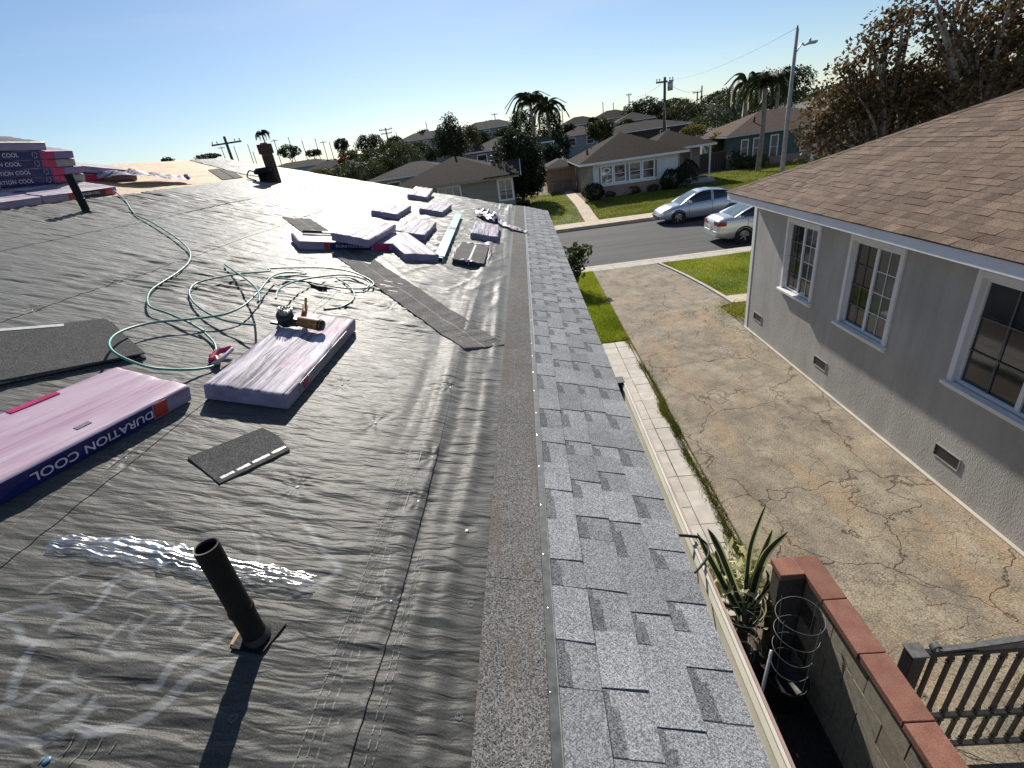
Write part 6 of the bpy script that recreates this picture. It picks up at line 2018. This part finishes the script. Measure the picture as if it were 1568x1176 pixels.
wire((P0[0], P0[1], P0[2] - 0.4), (P2[0], P2[1], P2[2] - 0.4), 0.8, 'overhead wire from the transformer pole to the far pole on its right', 0.015)
wire((P0[0] + 0.1, P0[1], 4.0), (P0[0] + 1.5, P0[1] - 0.5, 2.2), 0.0, 'pale guy wire beside the transformer pole', 0.02)

# ================================================================== TREES AND SHRUBS
def crown_points(rng, blobs, n, clump=2.2, shell=0.35, thin=0.0):
    vol = np.array([b[3] * b[4] * b[5] for b in blobs]); vol = vol / vol.sum()
    out = []
    for (cx, cy, cz, ax_, ay_, az_), v in zip(blobs, vol):
        m_ = int(n * v * 2.2) + 8
        d = rng.normal(size=(m_, 3)); d /= np.linalg.norm(d, axis=1)[:, None]
        rr = rng.uniform(shell, 1, m_) ** 0.6
        bumpy = 1 + 0.22 * vnoise(d[:, 0] * 3.1 + cx, d[:, 1] * 3.1 + d[:, 2] * 2.3, 91)
        p = d * (rr * bumpy)[:, None]
        w = np.stack([cx + p[:, 0] * ax_, cy + p[:, 1] * ay_, cz + p[:, 2] * az_], 1)
        s = clump / max(ax_, az_) * 1.6
        keep = vnoise(w[:, 0] * s + w[:, 1] * 0.7 * s, w[:, 2] * s + w[:, 1] * 0.5 * s, 92) > rng.uniform(-0.75, 0.35, m_) + thin
        out.append(w[keep][:int(n * v * 1.1) + 4])
    return np.concatenate(out)
def tree(name, label, x, y, base, blobs, n, size, mat, group=None, trunk_r=0.18, bark='bark', limbs=True, cat='tree', seed=1, shell=0.3, clump=2.2, shape=0.6, trunk=True, fork=None, thin=0.0, twigs=3):
    rng = np.random.default_rng(seed)
    t = thing(name, (x, y, base), label, cat, group)
    cz = np.mean([b[2] for b in blobs])
    if trunk:
        b = MB()
        f_ = fork if fork is not None else base + (min(q[2] - q[5] * 0.5 for q in blobs) - base) * 0.8
        b.tube(spline([(x, y, base - 0.15), (x + rng.normal(0, .06), y, (base + f_) / 2), (x + rng.normal(0, .1), y + rng.normal(0, .1), f_)], 6), np.linspace(trunk_r * 1.25, trunk_r * 0.8, 13), 8)
        if limbs:
            for (cx, cy, cz_, ax_, ay_, az_) in blobs:
                for q in range(twigs):
                    e = (cx + rng.normal(0, ax_ * 0.4), cy + rng.normal(0, ay_ * 0.4), cz_ + rng.uniform(-0.2, 0.75) * az_)
                    mid = ((x + e[0]) / 2 + rng.normal(0, .2), (y + e[1]) / 2 + rng.normal(0, .2), f_ + (e[2] - f_) * 0.6)
                    b.tube(spline([(x, y, f_ - 0.05), mid, e], 6), np.linspace(trunk_r * 0.55, trunk_r * 0.08, 13), 6)
        b.build('trunk', bark, t, True)
    C = crown_points(rng, blobs, n, clump, shell, thin)
    tone = np.clip(0.5 + 0.35 * vnoise(C[:, 0] * 1.1 + C[:, 1], C[:, 2] * 1.3, 95) + rng.normal(0, 0.2, len(C)), 0, 1)
    o = link('crown', leaf_mesh('crown', C, size, mat, rng, tone, shape), t)
    return t
def blob_px(px, py, dist, wpx, hpx, depth=None):
    x, y, z = at_y(px, py, dist)
    k = dist / 780.0
    return (x, y, z, wpx * k, (depth or (wpx * k)), hpx * k)

# the two brown sycamores behind the stucco house
D1 = 23.0
bl = [blob_px(1340, 180, D1, 80, 60), blob_px(1262, 190, D1, 42, 52), blob_px(1300, 105, D1, 30, 22), blob_px(1345, 70, D1, 36, 26), blob_px(1290, 238, D1, 50, 28), blob_px(1400, 135, D1, 55, 60), blob_px(1372, 28, D1, 34, 22), blob_px(1310, 150, D1, 40, 28)]
cx_, cy_, cz_ = at_y(1345, 250, D1)
tree('sycamore_tree', 'brown leaved sycamore left of the pair above the stucco house roof', cx_, cy_, 0.0, bl, 19000, 0.18, 'leaf_sycamore', 'brown sycamores', 0.22, 'bark_pale', seed=3, shell=0.05, clump=3.6, fork=1.8, thin=0.50, twigs=7)
D2 = 21.0
bl = [blob_px(1480, 115, D2, 78, 62), blob_px(1560, 95, D2, 80, 70), blob_px(1430, 25, D2, 40, 26), blob_px(1480, 45, D2, 45, 28), blob_px(1545, 5, D2, 70, 34), blob_px(1440, 150, D2, 45, 40), blob_px(1650, 60, D2, 100, 90)]
cx_, cy_, cz_ = at_y(1490, 230, D2)
tree('sycamore_tree', 'brown leaved sycamore right of the pair, cut by the picture edge', cx_, cy_, 0.0, bl, 23000, 0.18, 'leaf_sycamore', 'brown sycamores', 0.26, 'bark_pale', seed=5, shell=0.05, clump=3.6, fork=2.0, thin=0.50, twigs=7)

def px_tree(name, label, px, py, dist, wpx, hpx, mat, n=1800, size=None, cat='tree', group='trees beyond the street', seed=1, extra=(), base=None, trunk_r=0.18, **kw):
    bl = [blob_px(px, py, dist, wpx, hpx)] + [blob_px(*e) for e in extra]
    g_ = gz(bl[0][0], dist) if base is None else base
    g_ = min(g_, bl[0][2] - bl[0][5] * 0.9)
    return tree(name, label, bl[0][0], bl[0][1], g_, bl, int(n * 2.6), size or max(0.16, dist / 780 * 2.6), mat, group, trunk_r, seed=seed, cat=cat, **kw)
px_tree('dense_tree', 'dense dark pointed tree left of the two storey house', 690, 212, 58, 22, 26, 'leaf_dark', 2600, seed=11, extra=((689, 190, 58, 11, 14), (676, 222, 58, 14, 20), (704, 222, 58, 14, 20)), clump=3)
px_tree('leafy_tree', 'lighter leafy tree close behind the dense pointed tree', 722, 216, 62, 14, 22, 'leaf_olive', 900, seed=12)
px_tree('evergreen_bush', 'tall dark bush beside the right end of the tan house', 793, 252, 40.5, 36, 44, 'leaf_dark', 7000, 0.2, 'bush', seed=13, extra=((790, 222, 41, 22, 18), (815, 268, 41, 20, 30)), trunk_r=0.12)
px_tree('hedge_tree', 'big dark hedge tree in the hollow left of the tan house', 615, 246, 64, 34, 24, 'leaf_mid', 2600, seed=14, extra=((585, 258, 64, 26, 20),))
px_tree('hedge_tree', 'dark hedge tree nearest the roof edge in the hollow', 560, 262, 60, 38, 18, 'leaf_mid', 2400, seed=15, extra=((530, 262, 62, 22, 14), (600, 276, 60, 24, 14)))
px_tree('hedge_tree', 'green hedge tree above the others in the hollow', 600, 232, 90, 28, 14, 'leaf_mid', 1500, seed=16)
px_tree('hedge_tree', 'low olive shrub tree at the left end of the hollow', 492, 268, 62, 24, 9, 'leaf_olive', 900, seed=17)
px_tree('olive_shrub', 'olive green shrub in the hollow before the pale gable', 535, 240, 95, 16, 10, 'leaf_olive', 700, seed=37)
px_tree('red_shrub', 'small reddish shrub in the hollow', 525, 248, 78, 8, 7, 'leaf_red', 260, seed=18, cat='bush')
px_tree('round_tree', 'rounded dark tree on the left skyline', 523, 222, 130, 12, 9, 'leaf_dark', 500, seed=19)
px_tree('round_tree', 'wide dark tree on the skyline above the hedge', 565, 222, 125, 21, 15, 'leaf_dark', 1000, seed=20)
px_tree('round_tree', 'dark tree on the skyline left of the rise house', 605, 218, 128, 13, 9, 'leaf_dark', 500, seed=21)
px_tree('round_tree', 'small dark tree on the roof line of the rise house', 648, 208, 125, 12, 8, 'leaf_dark', 450, seed=22)
px_tree('open_tree', 'open crowned tree on the skyline right of the chimney', 443, 232, 130, 18, 9, 'leaf_dark', 500, seed=23, clump=3.5)
px_tree('round_tree', 'low dark tree just right of the brick chimney', 480, 234, 140, 12, 5, 'leaf_dark', 300, seed=24)
px_tree('round_tree', 'small dark tree on the ridge skyline left of the crossarm pole', 256, 246, 120, 9, 5, 'leaf_dark', 260, seed=25)
px_tree('round_tree', 'low dark tree line left of the crossarm pole', 318, 240, 140, 18, 4, 'leaf_dark', 320, seed=26)
px_tree('round_tree', 'big dark spreading tree on the rise behind the white house', 985, 168, 112, 28, 15, 'leaf_dark', 1700, seed=27, extra=((972, 172, 112, 16, 12), (1002, 172, 112, 18, 12)))
px_tree('green_bush', 'leafy bush behind the ridge of the white house', 920, 198, 62, 22, 15, 'leaf_mid', 1500, seed=28, cat='bush')
px_tree('tall_dark_tree', 'tall dark tree right of the drooping palms', 845, 205, 72, 18, 34, 'leaf_dark', 1900, seed=29, extra=((858, 226, 68, 18, 22),))
px_tree('tall_dark_tree', 'dark trees below the drooping palms', 800, 195, 76, 20, 22, 'leaf_dark', 1300, seed=30)
px_tree('leafy_shrub', 'broad green shrub right of the transformer pole', 1045, 172, 88, 32, 13, 'leaf_mid', 1500, seed=31, cat='bush')
px_tree('leafy_shrub', 'dark shrubs below the fan palms', 1125, 165, 75, 45, 28, 'leaf_mid', 2600, seed=32, cat='bush', extra=((1090, 185, 72, 30, 14), (1150, 150, 78, 22, 20)))
px_tree('yellow_bush', 'yellow green bush between the white house and the teal house', 1097, 222, 48, 12, 17, 'leaf_yellow', 800, seed=33, cat='bush')
px_tree('yellow_bush', 'yellowing bush behind the porch roof of the white house', 1060, 200, 62, 18, 8, 'leaf_yellow', 700, seed=34, cat='bush')
px_tree('flower_shrub', 'shrubs with pale flowers before the teal house', 1150, 248, 43.8, 26, 10, 'leaf_olive', 1200, 0.13, 'bush', seed=35, extra=((1125, 243, 44.6, 12, 13),), trunk_r=0.06)
px_tree('tall_dark_tree', 'tall dark tree behind the fan palms', 1185, 140, 80, 24, 28, 'leaf_dark', 1400, seed=36)
px_tree('tall_dark_tree', 'dark tree in the gap behind the lamp pole', 1215, 130, 90, 26, 24, 'leaf_dark', 1300, seed=38)
k = 0
for (px, py, d_, w_, h_, mt, lb) in (
        (735, 212, 84, 16, 10, 'leaf_dark', 'dark tree left of the two storey house roof'), (768, 207, 90, 14, 9, 'leaf_dark', 'dark tree above the two storey house roof'),
        (640, 228, 80, 18, 10, 'leaf_mid', 'green tree left of the dense pointed tree'), (662, 236, 70, 14, 9, 'leaf_dark', 'dark shrub at the foot of the dense pointed tree'),
        (700, 205, 100, 20, 9, 'leaf_dark', 'dark tree crown behind the dense pointed tree'), (872, 199, 92, 10, 9, 'leaf_dark', 'dark tree left of the light tan roof'),
        (908, 190, 100, 9, 8, 'leaf_dark', 'small dark tree between the tall pair of houses'), (960, 192, 92, 12, 8, 'leaf_dark', 'dark tree below the pale blue gable'),
        (1015, 186, 84, 14, 10, 'leaf_dark', 'dark tree at the foot of the transformer pole'), (1075, 186, 80, 20, 9, 'leaf_mid', 'green shrub below the blue grey roofed house'),
        (1030, 160, 140, 26, 8, 'leaf_dark', 'dark tree line on the rise right of the transformer pole'), (1100, 150, 130, 28, 9, 'leaf_dark', 'dark tree line on the rise left of the fan palms'),
        (510, 252, 92, 16, 7, 'leaf_dark', 'dark shrub between the small pale roofs'), (470, 252, 110, 18, 6, 'leaf_dark', 'dark shrub right of the chimney foot'),
        (570, 240, 84, 20, 11, 'leaf_mid', 'green shrub in the middle of the hollow'), (845, 235, 58, 14, 14, 'leaf_dark', 'dark shrub behind the peach garage'),
        (640, 258, 56, 12, 8, 'leaf_dark', 'dark shrub above the low grey roof'), (750, 195, 120, 18, 8, 'leaf_dark', 'dark tree line on the rise left of the palms')):
    px_tree('background_tree', lb, px, py, d_, w_, h_, mt, 700, seed=200 + k); k += 1
# clipped hedges at the white house
def hedge(label, x, y, z, ax_, ay_, az_, n, seed, mat='leaf_dark'):
    tree('clipped_hedge', label, x, y, z - az_, [(x, y, z, ax_, ay_, az_)], n, 0.10, mat, 'bushes at the white house', 0.05, seed=seed, shell=0.75, cat='bush', limbs=False, clump=1.0)
hedge('round clipped hedge at the left corner of the white house', 4.75, 36.3, 0.88, 0.75, 0.7, 0.62, 3200, 51)
hedge('tall dark hedge right of the white house windows', 10.2, 36.6, 0.95, 0.8, 0.6, 0.75, 3000, 52)
hedge('dark hedge before the porch of the white house', 11.5, 37.4, 1.15, 0.8, 0.6, 0.85, 3200, 53)
hedge('low scraggly shrub under the white house windows', 7.6, 36.95, 0.55, 0.6, 0.25, 0.3, 500, 54, 'leaf_mid')
hedge('low flowering shrub under the left windows of the white house', 6.0, 36.95, 0.5, 0.4, 0.22, 0.25, 350, 55, 'leaf_mid')
hedge('low shrub under the right windows of the white house', 9.0, 36.95, 0.55, 0.4, 0.22, 0.28, 400, 56, 'leaf_mid')
hedge('dark low bush by the corner of the tan house', -0.35, 36.6, 0.55, 0.5, 0.4, 0.35, 900, 57)
# leafy shrub at the corner of our house, beside the lawn strip
tree('corner_shrub', 'leafy shrub beyond the eave at the street corner of our house', 1.35, 16.0, 0.0, [(1.35, 16.0, 1.05, 0.42, 0.4, 0.5), (1.7, 16.1, 1.25, 0.28, 0.25, 0.22), (1.2, 15.8, 0.6, 0.4, 0.4, 0.4)], 700, 0.15, 'leaf_mid', None, 0.04, seed=61, shape=0.55, cat='bush')

# palms
def palm(label, px, py, dist, frond, n, group, droop=1.0, trunk_r=0.2, name='palm_tree', seed=1, up=0.5, lw=0.05, base=None):
    rng = random.Random(seed)
    x, y, z = at_y(px, py, dist)
    g_ = gz(x, dist) if base is None else base
    t = thing(name, (x, y, g_), label, 'palm tree', group)
    b = MB(); b.tube(spline([(x, y, g_ - 0.2), (x + 0.1, y, (g_ + z) / 2), (x, y, z)], 6), np.linspace(trunk_r * 1.2, trunk_r * 0.85, 13), 8); b.build('trunk', 'bark_pale', t, True)
    fm = MB()
    L = frond
    P = spline([(0, 0, 0), (L * 0.35, 0, L * up * 0.55), (L * 0.72, 0, L * (up * 0.45 - 0.1 * droop)), (L, 0, L * (up * 0.1 - 0.5 * droop))], 6)
    fm.tube(P, np.linspace(0.03, 0.008, len(P)), 4, tone=0.3)
    for i in range(2, len(P) - 1):
        q = P[i]; q2 = P[i + 1]
        for s in (-1, 1):
            for j in range(3):
                c = q.lerp(q2, j / 3)
                ll = L * 0.21 * (1 - 0.5 * i / len(P))
                e = c + Vector((ll * 0.35, s * ll * 0.8, -ll * (0.35 + 0.5 * droop)))
                d = Vector((lw, 0, 0))
                fm.face([c - d * .5, c + d * .5, e + d * 0.3], 0, rng.random())
    me = fm.mesh('frond', 'leaf_palm')
    for i in range(n):
        o = link('frond', me, t, True)
        o.location = (0, 0, z - g_)
        a = i * 2.399 + rng.uniform(-.2, .2)
        o.rotation_euler = (rng.uniform(-.15, .15), rng.uniform(-0.75, 0.75) * (0.9 if i % 3 else 0.4), a)
        s = rng.uniform(0.75, 1.1); o.scale = (s, s, s)
palm('drooping feather palm, left of the pair on the rise', 812, 158, 68, 2.9, 26, 'palms on the rise', 1.1, 0.2, seed=1, lw=0.12)
palm('drooping feather palm, right of the pair on the rise', 838, 168, 70, 2.6, 26, 'palms on the rise', 1.1, 0.2, seed=2, lw=0.12)
palm('tall palm with fronds above the teal house roof', 1172, 130, 40.6, 1.9, 26, 'palms by the teal house', 0.9, 0.17, seed=3, lw=0.10)
palm('palm behind and left of the tall one by the teal house', 1145, 128, 60, 2.4, 24, 'palms by the teal house', 1.0, 0.2, seed=4, lw=0.12)
palm('palm crown close left of the street lamp pole', 1192, 125, 58, 2.4, 24, 'palms by the teal house', 1.0, 0.2, seed=6, lw=0.12)
palm('tiny fan palm rising above the brick chimney', 402, 207, 95, 1.3, 26, None, 0.5, 0.13, seed=5, up=0.9, lw=0.14)

# wooded far rise along the skyline
rng = np.random.default_rng(77)
n = 16000
ang = rng.uniform(-1.0, 0.85, n); dist = rng.uniform(170, 330, n)
X = dist * np.tan(ang).clip(-1.6, 1.3); Yv = dist
hgt = 2.0 + 2.2 * (vnoise(X * 0.05, Yv * 0.03, 3) + 0.6 * vnoise(X * 0.16, Yv * 0.1, 4))
Zb = terrain(X, Yv) - 0.35
C = np.stack([X, Yv, Zb + rng.uniform(0, 1, n) * np.maximum(hgt, 0.6) * 1.15], 1)
me = leaf_mesh('far_wood', C, 1.7, 'leaf_dark', rng, rng.random(n), 0.8)
tag(link('far_wood', me), 'dark wooded skyline behind the houses on the rise', 'trees', kind='stuff')
